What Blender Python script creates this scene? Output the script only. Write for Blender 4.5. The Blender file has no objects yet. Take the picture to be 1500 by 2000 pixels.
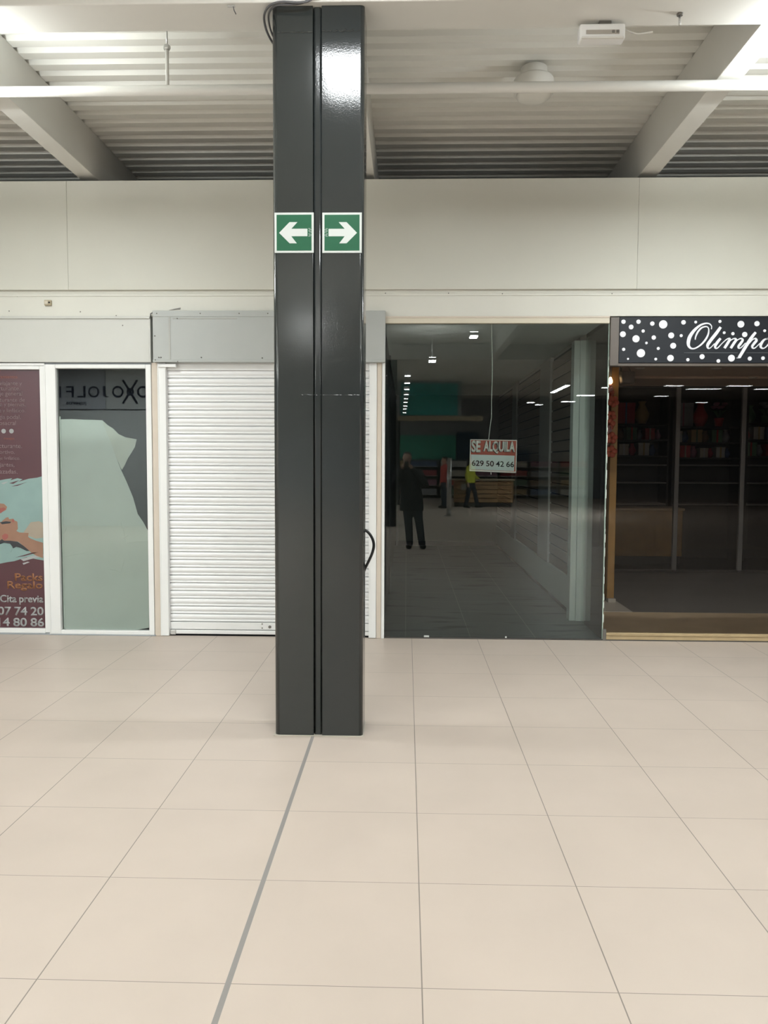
import bpy, bmesh, math, random
from mathutils import Vector, Matrix
from mathutils.geometry import tessellate_polygon

random.seed(7)
SC = bpy.context.scene
COL = SC.collection
PI = math.pi

# ------------------------------------------------------------------ camera
FPX, YAW, PITCH, ROLL, EYE = 1523.2, 0.0286211, 0.0637770, 0.00445797, 1.614254
cy, sy = math.cos(YAW), math.sin(YAW)
FWD = Vector((-sy*math.cos(PITCH), cy*math.cos(PITCH), -math.sin(PITCH)))
R0 = Vector((cy, sy, 0)); U0 = R0.cross(FWD)
RGT = R0*math.cos(ROLL) + U0*math.sin(ROLL)
UPV = -R0*math.sin(ROLL) + U0*math.cos(ROLL)
cam_d = bpy.data.cameras.new('camera'); cam = bpy.data.objects.new('camera', cam_d); COL.objects.link(cam)
cam_d.sensor_fit = 'HORIZONTAL'; cam_d.sensor_width = 36; cam_d.lens = FPX/1500*36
cam_d.clip_start = 0.01; cam_d.clip_end = 200
m = Matrix((RGT, UPV, -FWD)).transposed().to_4x4(); m.translation = (0, 0, EYE); cam.matrix_world = m
SC.camera = cam

# ------------------------------------------------------------------ world, light, exposure
SC.view_settings.view_transform = 'Standard'; SC.view_settings.look = 'None'
SC.view_settings.exposure = -0.28; SC.view_settings.gamma = 1.0
SC.view_settings.use_curve_mapping = False
W = bpy.data.worlds.new('world'); SC.world = W; W.use_nodes = True
W.node_tree.nodes['Background'].inputs[0].default_value = (0.92, 0.96, 1.0, 1)
W.node_tree.nodes['Background'].inputs[1].default_value = 0.34
UP_POWER = 62.0  # upward light added to the side lamps to brighten the deck
LAMP_POWER = 94.0        # side lamps just outside the frame
PANEL_POWER = 19.0       # square panel in front of the pillar
HALL_POWER = 45.0        # hanging lamps over the hall
LAMP_COL = (0.94, 1.0, 0.99)

def at(px, py, Y):
    """point of the plane Y seen at a pixel of the 1500x2000 frame"""
    d = FWD + RGT*((px-750)/FPX) + UPV*((1000-py)/FPX)
    return Vector((0, 0, EYE)) + d*(Y/d.y)

# ------------------------------------------------------------------ materials
def lin(c):
    c = c/255.0
    return c/12.92 if c <= 0.04045 else ((c+0.055)/1.055)**2.4
def rgb(*c): return (lin(c[0]), lin(c[1]), lin(c[2]), 1)

def mat(name, col, rough=0.5, metal=0.0, spec=0.5, vary=0.0, vscale=3.0, bump=0.0, bscale=60.0, coat=0.0, emit=None, estr=0.0):
    mt = bpy.data.materials.new(name); mt.use_nodes = True
    nt = mt.node_tree; b = nt.nodes['Principled BSDF']
    b.inputs['Base Color'].default_value = col
    b.inputs['Roughness'].default_value = rough
    b.inputs['Metallic'].default_value = metal
    b.inputs['Specular IOR Level'].default_value = spec
    b.inputs['Coat Weight'].default_value = coat
    tc = None
    if vary or bump:
        tc = nt.nodes.new('ShaderNodeTexCoord')
    if vary:
        n = nt.nodes.new('ShaderNodeTexNoise'); n.inputs['Scale'].default_value = vscale; n.inputs['Detail'].default_value = 5
        nt.links.new(tc.outputs['Object'], n.inputs['Vector'])
        mr = nt.nodes.new('ShaderNodeMapRange'); mr.inputs[1].default_value = 0.25; mr.inputs[2].default_value = 0.75
        mr.inputs[3].default_value = 1-vary; mr.inputs[4].default_value = 1+vary
        nt.links.new(n.outputs['Fac'], mr.inputs[0])
        mx = nt.nodes.new('ShaderNodeVectorMath'); mx.operation = 'SCALE'; mx.inputs[0].default_value = col[:3]
        nt.links.new(mr.outputs[0], mx.inputs['Scale']); nt.links.new(mx.outputs[0], b.inputs['Base Color'])
    if bump:
        n2 = nt.nodes.new('ShaderNodeTexNoise'); n2.inputs['Scale'].default_value = bscale; n2.inputs['Detail'].default_value = 2
        nt.links.new(tc.outputs['Object'], n2.inputs['Vector'])
        bp = nt.nodes.new('ShaderNodeBump'); bp.inputs['Strength'].default_value = bump; bp.inputs['Distance'].default_value = 0.004
        nt.links.new(n2.outputs['Fac'], bp.inputs['Height']); nt.links.new(bp.outputs[0], b.inputs['Normal'])
    if emit:
        b.inputs['Emission Color'].default_value = emit; b.inputs['Emission Strength'].default_value = estr
    return mt

def glass_mat(name, tint, ior=1.5):
    mt = bpy.data.materials.new(name); mt.use_nodes = True; nt = mt.node_tree
    nt.nodes.remove(nt.nodes['Principled BSDF'])
    out = nt.nodes['Material Output']
    tr = nt.nodes.new('ShaderNodeBsdfTransparent'); tr.inputs[0].default_value = tint
    gl = nt.nodes.new('ShaderNodeBsdfGlossy'); gl.inputs['Roughness'].default_value = 0.0
    fr = nt.nodes.new('ShaderNodeFresnel'); fr.inputs[0].default_value = ior
    mx = nt.nodes.new('ShaderNodeMixShader')
    nt.links.new(fr.outputs[0], mx.inputs[0]); nt.links.new(tr.outputs[0], mx.inputs[1]); nt.links.new(gl.outputs[0], mx.inputs[2])
    nt.links.new(mx.outputs[0], out.inputs[0])
    return mt

TX0, TY0, TILE = 0.0575, 2.303, 0.6
def floor_mat():
    mt = bpy.data.materials.new('floor_tiles'); mt.use_nodes = True; nt = mt.node_tree; b = nt.nodes['Principled BSDF']
    g = nt.nodes.new('ShaderNodeNewGeometry'); s = nt.nodes.new('ShaderNodeSeparateXYZ'); nt.links.new(g.outputs['Position'], s.inputs[0])
    def math_(op, a, bb=None, c=None):
        n = nt.nodes.new('ShaderNodeMath'); n.operation = op
        for i, v in enumerate((a, bb, c)):
            if v is None: continue
            if isinstance(v, (int, float)): n.inputs[i].default_value = v
            else: nt.links.new(v, n.inputs[i])
        return n.outputs[0]
    def line(coord, off, half):
        t = math_('DIVIDE', math_('SUBTRACT', coord, off), TILE)
        fr = math_('ABSOLUTE', math_('SUBTRACT', t, math_('ROUND', t)))
        return math_('LESS_THAN', math_('MULTIPLY', fr, TILE), half), math_('FLOOR', t)
    gx, ix = line(s.outputs['X'], TX0, 0.0021); gy, iy = line(s.outputs['Y'], TY0, 0.0014)
    grout = math_('MAXIMUM', gx, gy)
    # one wide filled joint running up to the pillar
    jd = math_('LESS_THAN', math_('ABSOLUTE', math_('SUBTRACT', s.outputs['X'], TX0-TILE)), 0.0095)
    cb = nt.nodes.new('ShaderNodeCombineXYZ'); nt.links.new(ix, cb.inputs[0]); nt.links.new(iy, cb.inputs[1])
    wn = nt.nodes.new('ShaderNodeTexWhiteNoise'); nt.links.new(cb.outputs[0], wn.inputs[0])
    no = nt.nodes.new('ShaderNodeTexNoise'); no.inputs['Scale'].default_value = 2.4; no.inputs['Detail'].default_value = 6; nt.links.new(g.outputs['Position'], no.inputs['Vector'])
    v = math_('ADD', math_('MULTIPLY', wn.outputs['Value'], 0.03), math_('MULTIPLY', no.outputs['Fac'], 0.16))
    v = math_('ADD', v, 0.905)
    sc = nt.nodes.new('ShaderNodeVectorMath'); sc.operation = 'SCALE'; sc.inputs[0].default_value = (0.53, 0.452, 0.392); nt.links.new(v, sc.inputs['Scale'])
    m1 = nt.nodes.new('ShaderNodeMix'); m1.data_type = 'RGBA'; nt.links.new(grout, m1.inputs[0]); nt.links.new(sc.outputs[0], m1.inputs[6]); m1.inputs[7].default_value = (0.22, 0.19, 0.165, 1)
    m2 = nt.nodes.new('ShaderNodeMix'); m2.data_type = 'RGBA'; nt.links.new(jd, m2.inputs[0]); nt.links.new(m1.outputs[2], m2.inputs[6]); m2.inputs[7].default_value = (0.25, 0.235, 0.225, 1)
    nt.links.new(m2.outputs[2], b.inputs['Base Color'])
    b.inputs['Roughness'].default_value = 0.42; b.inputs['Specular IOR Level'].default_value = 0.4
    return mt

M = {}
M['floor'] = floor_mat()
M['deck'] = mat('white_deck', (0.74, 0.73, 0.68, 1), 0.45, vary=0.04, vscale=1.5)
M['beam'] = mat('white_beam', (0.75, 0.74, 0.70, 1), 0.45, vary=0.02)
M['fascia'] = mat('cream_fascia', (0.635, 0.628, 0.565, 1), 0.55, vary=0.03, vscale=0.9)
M['strip'] = mat('white_strip', (0.70, 0.69, 0.63, 1), 0.5, vary=0.03, vscale=2)
M['cream'] = mat('cream_profile', (0.66, 0.60, 0.49, 1), 0.45)
M['dark_gap'] = mat('dark_gap', (0.05, 0.05, 0.048, 1), 0.8)
M['white_alu'] = mat('white_aluminium', (0.84, 0.84, 0.83, 1), 0.32, vary=0.015)
M['white_board'] = mat('white_board', (0.60, 0.60, 0.565, 1), 0.45, vary=0.02)
M['beige'] = mat('beige_post', (0.64, 0.56, 0.475, 1), 0.5, vary=0.04, vscale=5)
M['grey_board'] = mat('grey_metal_cover', (0.42, 0.435, 0.42, 1), 0.42, vary=0.05, vscale=2.5)
M['grey_dirty'] = mat('grey_worn_cover', (0.40, 0.40, 0.375, 1), 0.5, vary=0.05)
M['screw'] = mat('screw_grey', (0.18, 0.17, 0.155, 1), 0.5, 0.3)
M['slat'] = mat('white_slats', (0.84, 0.84, 0.84, 1), 0.28, vary=0.01)
M['pillar'] = mat('dark_grey_gloss_paint', (0.026, 0.030, 0.030, 1), 0.10, vary=0.04, vscale=4, bump=0.07, bscale=150)
M['pillar_left'] = mat('dark_grey_gloss_paint_smooth', (0.029, 0.033, 0.032, 1), 0.12, vary=0.04, vscale=4, bump=0.05, bscale=150)
M['cable'] = mat('grey_cable', (0.10, 0.10, 0.105, 1), 0.4)
M['black'] = mat('black_rubber', (0.008, 0.008, 0.009, 1), 0.4)
M['sign_green'] = mat('sign_green', rgb(10, 86, 56), 0.4)
M['sign_white'] = mat('sign_white', (0.58, 0.61, 0.59, 1), 0.4)
M['glass'] = glass_mat('clear_glass', (0.93, 0.965, 0.955, 1), 1.57)
M['glass_tint'] = glass_mat('greenish_glass', (0.925, 0.955, 0.94, 1))
M['glass_dark'] = glass_mat('smoked_glass', (0.88, 0.87, 0.86, 1))
M['glass_low'] = glass_mat('low_reflection_glass', (0.90, 0.89, 0.88, 1), 1.28)
M['glass_edge'] = mat('glass_edge', (0.42, 0.52, 0.46, 1), 0.25)
M['burgundy'] = mat('burgundy_print', rgb(80, 46, 52), 0.3, vary=0.03)
M['print_white'] = mat('print_white', rgb(160, 162, 162), 0.35)
M['print_dim'] = mat('print_dim', rgb(132, 112, 114), 0.35)
M['print_orange'] = mat('print_orange', rgb(140, 92, 58), 0.35)
M['print_rust'] = mat('print_rust', rgb(130, 72, 58), 0.35)
M['print_aqua'] = mat('print_aqua', rgb(132, 158, 154), 0.35, vary=0.06, vscale=6)
M['print_skin'] = mat('print_skin', rgb(146, 110, 90), 0.35, vary=0.08, vscale=9)
M['print_skin_pale'] = mat('print_skin_pale', rgb(158, 146, 130), 0.35, vary=0.05, vscale=9)
M['print_lip'] = mat('print_lip', rgb(150, 84, 76), 0.35)
M['print_hair'] = mat('print_hair', rgb(48, 48, 52), 0.35)
M['paper'] = mat('pale_paper', (0.62, 0.66, 0.62, 1), 0.7, vary=0.05, vscale=3, bump=0.35, bscale=3.5)
M['paper_back'] = mat('pale_paper_back', (0.60, 0.62, 0.56, 1), 0.7, vary=0.07, vscale=6)
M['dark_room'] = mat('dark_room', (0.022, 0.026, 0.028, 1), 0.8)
M['shop_floor'] = mat('grey_shop_floor', (0.13, 0.14, 0.145, 1), 0.5)
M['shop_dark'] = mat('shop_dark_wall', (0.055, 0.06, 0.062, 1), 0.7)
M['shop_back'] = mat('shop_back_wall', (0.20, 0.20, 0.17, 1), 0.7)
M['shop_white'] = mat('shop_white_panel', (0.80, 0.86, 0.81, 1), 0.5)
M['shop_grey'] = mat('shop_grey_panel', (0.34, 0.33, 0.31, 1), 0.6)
M['shop_ceiling'] = mat('shop_ceiling', (0.80, 0.86, 0.84, 1), 0.7)
M['red'] = mat('sign_red', rgb(172, 70, 46), 0.4)
M['sheet'] = mat('sheet_white', (0.66, 0.74, 0.72, 1), 0.5)
M['sheet_letter'] = mat('sheet_letter', (0.82, 0.80, 0.74, 1), 0.5)
M['ink'] = mat('black_ink', (0.012, 0.013, 0.014, 1), 0.5)
M['cord'] = mat('white_cord', (0.75, 0.75, 0.70, 1), 0.6)
M['olimpo_board'] = mat('dark_slate_board', rgb(26, 30, 37), 0.5, spec=0.3)
M['rule'] = mat('rule_grey', (0.16, 0.17, 0.18, 1), 0.5)
M['bubble'] = mat('bubble_white', (0.86, 0.87, 0.92, 1), 0.4)
M['brown_panel'] = mat('brown_panel', (0.115, 0.095, 0.08, 1), 0.45, vary=0.05)
M['soffit'] = mat('brown_soffit', (0.46, 0.35, 0.28, 1), 0.5, vary=0.05)
M['wood'] = mat('golden_wood', (0.64, 0.49, 0.32, 1), 0.42, vary=0.12, vscale=4)
M['wood_light'] = mat('golden_wood_edge', (0.46, 0.35, 0.20, 1), 0.4, vary=0.1, vscale=8)
M['wood_post'] = mat('amber_wood', (0.36, 0.20, 0.055, 1), 0.4, vary=0.15, vscale=6)
M['stone_grey'] = mat('grey_stone_floor', (0.16, 0.148, 0.14, 1), 0.55, vary=0.10, vscale=2)
M['stone_pale'] = mat('pale_stone', (0.50, 0.46, 0.40, 1), 0.5, vary=0.06, vscale=3)
M['mullion'] = mat('grey_mullion', (0.26, 0.25, 0.245, 1), 0.4, 0.2)
M['slatwall'] = mat('taupe_slatwall', (0.22, 0.18, 0.14, 1), 0.6, vary=0.06)
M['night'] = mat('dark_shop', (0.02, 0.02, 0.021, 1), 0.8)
M['shelf_dark'] = mat('shelf_dark', (0.06, 0.055, 0.05, 1), 0.5)
M['flood'] = mat('flood_grey', (0.13, 0.11, 0.10, 1), 0.4)
M['warm_bulb'] = mat('warm_bulb', (1, .8, .5, 1), 0.4, emit=(1, .66, .32, 1), estr=9)
M['lens_dim'] = mat('unlit_lens', (0.40, 0.37, 0.33, 1), 0.3)
M['lamp_white'] = mat('lamp_white', (0.8, 0.8, 0.8, 1), 0.4)
M['diffuser'] = mat('lit_diffuser', (0.9, 0.9, 0.9, 1), 0.4, emit=(0.95, 0.98, 1, 1), estr=45)
M['teal'] = mat('teal_sign', (0.05, 0.42, 0.40, 1), 0.5)
M['teal_light'] = mat('green_panel', (0.08, 0.50, 0.36, 1), 0.6)
M['navy_panel'] = mat('navy_panel', (0.03, 0.08, 0.14, 1), 0.6)
M['olive'] = mat('olive_beam', (0.42, 0.36, 0.25, 1), 0.6)
M['mall_grey'] = mat('mall_grey', (0.34, 0.36, 0.38, 1), 0.6)
M['mall_board'] = mat('mall_board', (0.74, 0.80, 0.82, 1), 0.6)
M['mall_board2'] = mat('mall_board_left', (0.56, 0.61, 0.68, 1), 0.6)
M['navy'] = mat('navy_letters', (0.02, 0.03, 0.06, 1), 0.5)
M['steel'] = mat('brushed_steel', (0.55, 0.55, 0.54, 1), 0.3, 0.8)
M['shelfwood'] = mat('counter_wood', (0.45, 0.28, 0.14, 1), 0.5)
M['skin'] = mat('skin', (0.50, 0.32, 0.24, 1), 0.5)
M['coat'] = mat('navy_coat', (0.016, 0.019, 0.024, 1), 0.8)
M['jeans'] = mat('dark_jeans', (0.022, 0.032, 0.045, 1), 0.8)
M['shoe'] = mat('black_shoe', (0.01, 0.01, 0.01, 1), 0.4)
M['hair'] = mat('dark_hair', (0.02, 0.016, 0.013, 1), 0.6)
M['red_shirt'] = mat('red_shirt', (0.45, 0.05, 0.04, 1), 0.7)
M['vest'] = mat('yellow_vest', (0.55, 0.60, 0.05, 1), 0.7)

# ------------------------------------------------------------------ helpers
class MB:
    """collects shapes into one mesh (world coordinates)"""
    def __init__(self): self.bm = bmesh.new()
    def box(self, x0, x1, y0, y1, z0, z1, bev=0.0, seg=2):
        b = bmesh.new()
        vs = [b.verts.new((x, y, z)) for x in (x0, x1) for y in (y0, y1) for z in (z0, z1)]
        for f in ((0,1,3,2),(4,6,7,5),(0,4,5,1),(2,3,7,6),(0,2,6,4),(1,5,7,3)): b.faces.new([vs[i] for i in f])
        if bev: bmesh.ops.bevel(b, geom=b.edges[:], offset=bev, segments=seg, profile=0.5, affect='EDGES')
        self.merge(b); return self
    def merge(self, b):
        me = bpy.data.meshes.new('tmp'); bmesh.ops.recalc_face_normals(b, faces=b.faces[:]); b.to_mesh(me); b.free(); self.bm.from_mesh(me); bpy.data.meshes.remove(me)
    def tube(self, pts, r, seg=10, radii=None, cap=True):
        b = bmesh.new(); pts = [Vector(p) for p in pts]; rings = []
        n = len(pts); prev = None
        for i, p in enumerate(pts):
            t = (pts[min(i+1, n-1)] - pts[max(i-1, 0)]).normalized()
            if prev is None:
                a = Vector((0, 0, 1)) if abs(t.z) < 0.9 else Vector((1, 0, 0)); u = t.cross(a).normalized()
            else: u = (prev - t*prev.dot(t)).normalized()
            prev = u; v = t.cross(u); rr = radii[i] if radii else r
            rings.append([b.verts.new(p + (u*math.cos(2*PI*k/seg) + v*math.sin(2*PI*k/seg))*rr) for k in range(seg)])
        for a, c in zip(rings, rings[1:]):
            for k in range(seg): b.faces.new((a[k], a[(k+1) % seg], c[(k+1) % seg], c[k]))
        if cap: b.faces.new(rings[0][::-1]); b.faces.new(rings[-1])
        self.merge(b); return self
    def lathe(self, c, prof, axis='Z', seg=24):
        """profile of (radius, height) pairs around an axis through c"""
        b = bmesh.new(); c = Vector(c); rings = []
        for r, h in prof:
            ring = []
            for k in range(seg):
                a = 2*PI*k/seg
                p = {'Z': (r*math.cos(a), r*math.sin(a), h), 'Y': (r*math.cos(a), h, r*math.sin(a)), 'X': (h, r*math.cos(a), r*math.sin(a))}[axis]
                ring.append(b.verts.new(c + Vector(p)))
            rings.append(ring)
        for a, d in zip(rings, rings[1:]):
            for k in range(seg): b.faces.new((a[k], a[(k+1) % seg], d[(k+1) % seg], d[k]))
        b.faces.new(rings[0][::-1]); b.faces.new(rings[-1])
        self.merge(b); return self
    def plate(self, pts, y0, y1):
        """outline of (x, z) points, given real thickness from y0 to y1"""
        b = bmesh.new()
        A = [b.verts.new((p[0], y0, p[1])) for p in pts]; B = [b.verts.new((p[0], y1, p[1])) for p in pts]
        n = len(pts)
        tris = tessellate_polygon([[Vector((p[0], p[1], 0)) for p in pts]])
        for i, j, k in tris: b.faces.new((A[i], A[j], A[k])); b.faces.new((B[k], B[j], B[i]))
        for i in range(n): b.faces.new((A[i], A[(i+1) % n], B[(i+1) % n], B[i]))
        self.merge(b); return self
    def extrude_x(self, prof, x0, x1, close=True):
        """outline of (y, z) points swept along x"""
        b = bmesh.new()
        A = [b.verts.new((x0, p[0], p[1])) for p in prof]; B = [b.verts.new((x1, p[0], p[1])) for p in prof]; n = len(prof)
        for i in range(n if close else n-1): b.faces.new((A[i], A[(i+1) % n], B[(i+1) % n], B[i]))
        if close:
            fa = b.faces.new(A); fb = b.faces.new(B[::-1]); bmesh.ops.triangulate(b, faces=[fa, fb])
        self.merge(b); return self
    def extrude_z(self, prof, z0, z1):
        b = bmesh.new()
        A = [b.verts.new((p[0], p[1], z0)) for p in prof]; B = [b.verts.new((p[0], p[1], z1)) for p in prof]; n = len(prof)
        for i in range(n): b.faces.new((A[i], A[(i+1) % n], B[(i+1) % n], B[i]))
        fa = b.faces.new(A); fb = b.faces.new(B[::-1]); bmesh.ops.triangulate(b, faces=[fa, fb])
        self.merge(b); return self
    def ribbon(self, stroke, y0, y1, sub=8):
        """calligraphic stroke: (x, z, width) control points"""
        P = [Vector((s[0], s[1], s[2])) for s in stroke]; pts = []
        for i in range(len(P)-1):
            a, bb, c, d = P[max(i-1, 0)], P[i], P[i+1], P[min(i+2, len(P)-1)]
            for k in range(sub):
                t = k/sub
                pts.append(0.5*((2*bb) + (c-a)*t + (2*a-5*bb+4*c-d)*t*t + (3*bb-3*c+d-a)*t**3))
        pts.append(P[-1]); n = len(pts)
        for i in range(n):
            t = pts[min(i+1, n-1)] - pts[max(i-1, 0)]; t.z = 0
            t = t.normalized() if t.length > 1e-9 else Vector((1, 0, 0))
            nrm = Vector((-t.y, t.x, 0)); w = max(pts[i].z, 0.0008)/2
            L = pts[i] + nrm*w; Rr = pts[i] - nrm*w
            cur = (self.bm.verts.new((L.x, y0, L.y)), self.bm.verts.new((Rr.x, y0, Rr.y)), self.bm.verts.new((Rr.x, y1, Rr.y)), self.bm.verts.new((L.x, y1, L.y)))
            if i:
                for k in range(4): self.bm.faces.new((prev[k], prev[(k+1) % 4], cur[(k+1) % 4], cur[k]))
            else: self.bm.faces.new(cur)
            prev = cur
        self.bm.faces.new(prev[::-1]); return self
    def build(self, name, material, parent=None, smooth=False):
        if parent is not None:
            p = Vector((0, 0, 0)); q = parent
            while q is not None: p = p + q.location; q = q.parent
            bmesh.ops.translate(self.bm, verts=self.bm.verts[:], vec=-p)
        me = bpy.data.meshes.new(name); self.bm.to_mesh(me); self.bm.free()
        if smooth:
            for f in me.polygons: f.use_smooth = True
        me.materials.append(material)
        o = bpy.data.objects.new(name, me); COL.objects.link(o); o.parent = parent
        return o

def smooth_corners(o, wide=0.02):
    """round only the narrow corner facets, keep the broad faces flat"""
    for f in o.data.polygons:
        xs = [o.data.vertices[i].co for i in f.vertices]
        f.use_smooth = (max(v.x for v in xs)-min(v.x for v in xs) < wide) and (max(v.y for v in xs)-min(v.y for v in xs) < wide)
    return o
def smooth_angle(o, deg=40):
    me = o.data
    for f in me.polygons: f.use_smooth = True
    bm = bmesh.new(); bm.from_mesh(me)
    for e in bm.edges:
        if len(e.link_faces) == 2 and e.calc_face_angle(0) > math.radians(deg): e.smooth = False
    bm.to_mesh(me); bm.free(); return o

def tag(o, label, cat, group=None, kind=None):
    o['label'] = label
    o['category'] = cat
    if group: o['group'] = group
    if kind: o['kind'] = kind
    return o
def struct(o): o['kind'] = 'structure'; return o
def thing(name, label, cat, loc=(0, 0, 0), group=None):
    o = bpy.data.objects.new(name, None); COL.objects.link(o); o.location = loc; o.empty_display_size = 0.05
    return tag(o, label, cat, group)
def setting(name, loc=(0, 0, 0)):
    o = bpy.data.objects.new(name, None); COL.objects.link(o); o.location = loc; o.empty_display_size = 0.05
    return struct(o)
def copy_tree(o, parent=None):
    c = o.copy(); COL.objects.link(c); c.parent = parent
    for ch in o.children: copy_tree(ch, c)
    return c

def text_mb(body, x0, x1, z0, z1, y, depth=0.003, bold=0.0, mirror=False, keep=False, right=False):
    """lettering standing in the plane y, fitted to the box x0..x1, z0..z1"""
    cu = bpy.data.curves.new('txt', 'FONT'); cu.body = body; cu.size = 1; cu.offset = bold; cu.fill_mode = 'BOTH' if False else cu.fill_mode
    cu.resolution_u = 4; cu.space_word = 0.85
    ob = bpy.data.objects.new('txt', cu); COL.objects.link(ob)
    dg = bpy.context.evaluated_depsgraph_get(); dg.update()
    me = bpy.data.meshes.new_from_object(ob.evaluated_get(dg))
    bpy.data.objects.remove(ob); bpy.data.curves.remove(cu)
    mb = MB(); mb.bm.from_mesh(me); bpy.data.meshes.remove(me)
    vs = mb.bm.verts
    ax, bx = min(v.co.x for v in vs), max(v.co.x for v in vs); ay, by = min(v.co.y for v in vs), max(v.co.y for v in vs)
    sz = (z1-z0)/(by-ay); sx = sz if keep else (x1-x0)/(bx-ax)
    for v in vs:
        X = (x1 - (bx-v.co.x)*sx) if (keep and right) else x0 + (v.co.x-ax)*sx
        if mirror: X = x0 + x1 - X
        v.co = Vector((X, y, z0 + (v.co.y-ay)*sz))
    g = bmesh.ops.extrude_face_region(mb.bm, geom=mb.bm.faces[:])
    nv = [e for e in g['geom'] if isinstance(e, bmesh.types.BMVert)]
    bmesh.ops.translate(mb.bm, verts=nv, vec=(0, depth, 0))
    bmesh.ops.recalc_face_normals(mb.bm, faces=mb.bm.faces[:])
    return mb

def area_light(name, loc, sx, sy_, power, parent=None, col=LAMP_COL, spread=PI, rot=(0, 0, 0)):
    l = bpy.data.lights.new(name, 'AREA'); l.shape = 'RECTANGLE'; l.size = sx; l.size_y = sy_; l.energy = power; l.color = col; l.spread = spread
    o = bpy.data.objects.new(name, l); COL.objects.link(o); o.parent = parent; o.location = loc; o.rotation_euler = rot
    return o

# ------------------------------------------------------------------ the hall: floor, deck, beams
WY = 7.077       # plane of the shop fronts
struct(MB().box(-16, 26, -24, WY+0.02, -0.1, 0).build('floor', M['floor']))
prof = []
PIT = 0.166; z0d, z1d = 4.535, 4.585
k0 = int((-24-6.514)/PIT); k1 = int((8.35-6.514)/PIT)
for k in range(k0, k1+1):
    yc = 6.514 + k*PIT
    prof += [(yc-0.040, z0d), (yc-0.020, z1d), (yc+0.020, z1d), (yc+0.040, z0d)]
bm_ = MB().extrude_x(prof, -16, 26, close=False)
bm_.box(-16, 26, -24, 8.5, 4.60, 4.66)
struct(bm_.build('ceiling', M['deck']))
for i, (ya, yb, za) in enumerate(((4.465, 4.745, 4.15), (-5.60, -5.32, 4.15), (-15.7, -15.42, 4.15))):
    tag(MB().box(-16, 16, ya, yb, za, 4.53, 0.006).build('main_beam', M['beam']),
        ('deep white steel beam across the top of the picture, carried by the dark pillar', 'white steel beam behind the photographer', 'white steel beam far over the supermarket')[i], 'beam')
rb = {-1: 'white roof beam at upper left running back to the shop fascia', 0: 'white roof beam mostly hidden behind the dark pillar', 1: 'white roof beam at upper right running back to the shop fascia'}
for i in range(-5, 6):
    xc = -0.385 + 2.5*i
    o = MB().box(xc-0.08, xc+0.08, 4.75, 8.39, 4.152, 4.535, 0.004).build('roof_beam', M['beam'])
    tag(o, rb.get(i, 'white roof beam over the shop fronts beyond the edge of the picture'), 'beam', 'roof beams over the shop fronts')
    if i % 2:
        o = MB().box(xc-0.08, xc+0.08, -5.31, 4.46, 4.152, 4.535, 0.004).build('roof_beam', M['beam'])
        tag(o, 'white roof beam over the hall behind the photographer', 'beam', 'roof beams over the hall')
struct(MB().box(-16, 16, 8.4, 8.5, 2.99, 4.6).build('wall_upper', M['mall_grey']))

# ------------------------------------------------------------------ front wall over the shops
FY = 7.03
wf = MB()
for a, b in ((-16, -3.0457), (-3.0443, 2.0128), (2.0142, 16)):
    wf.box(a, b, FY, FY+0.10, 3.146, 4.10, 0.0015, 1)
wf.box(-16, 16, FY+0.03, FY+0.09, 3.15, 4.095)
struct(wf.build('wall_front', M['fascia']))
struct(MB().box(-16, 16, FY+0.03, FY+0.06, 3.11, 3.146).build('trim_1', M['fascia']))
st = MB().box(-16, 16, FY+0.035, FY+0.10, 2.915, 3.115, 0.002)
st.box(-16, 16, FY+0.028, FY+0.05, 3.095, 3.113, 0.002)
struct(st.build('trim_2', M['strip']))
struct(MB().box(-16, 16, FY+0.10, 16.5, 2.96, 3.02).build('ceiling_shops', M['mall_grey']))
struct(MB().box(-16, -4.75, WY-0.01, WY+0.09, 0, 2.915).build('wall_left', M['strip']))
struct(MB().box(6.6, 16, WY-0.01, WY+0.09, 0, 2.915).build('wall_right', M['strip']))

# screws and stains on the strip
sp = [(95+dx, 592) for dx in ()] + [(157,609),(227,616.5),(111.5,571.5),(152.5,573.5),(201,573.5),(221,574),(9,574),(26,577),(34,578.5),(18,607.5)]
for i, (px, py) in enumerate(sp):
    p = at(px, py, FY+0.035)
    tag(MB().lathe((p.x, FY+0.0335, p.z), [(0.0055, 0), (0.0045, -0.002)], 'Y', 10).build('screw', M['screw']),
        'small dark screw head in the white strip above the left sign panel', 'screw', 'screws in the white strip')
for px, py in ((753, 573), (876, 573), (981, 574), (1195, 574)):
    p = at(px, py, FY+0.035)
    tag(MB().lathe((p.x, FY+0.0275, p.z), [(0.0055, 0), (0.0045, -0.002)], 'Y', 10).build('screw', M['screw']),
        'small screw head in the white strip above the empty glass shop front', 'screw', 'screws in the white strip')
p = at(94.5, 592, FY+0.03)
t = thing('wall_socket', 'small beige socket box on the white strip above the left sign panel', 'socket', (p.x, FY+0.035, p.z))
MB().box(p.x-0.032, p.x+0.032, FY+0.012, FY+0.035, p.z-0.024, p.z+0.024, 0.004).build('box', M['olive'], t)
MB().box(p.x-0.026, p.x+0.004, FY+0.006, FY+0.013, p.z-0.015, p.z+0.016, 0.003).build('cover', M['cream'], t)
MB().lathe((p.x+0.016, FY+0.011, p.z+0.002), [(0.008, 0.002), (0.008, -0.003), (0.003, -0.004)], 'Y', 14).build('hole', M['black'], t)

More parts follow.
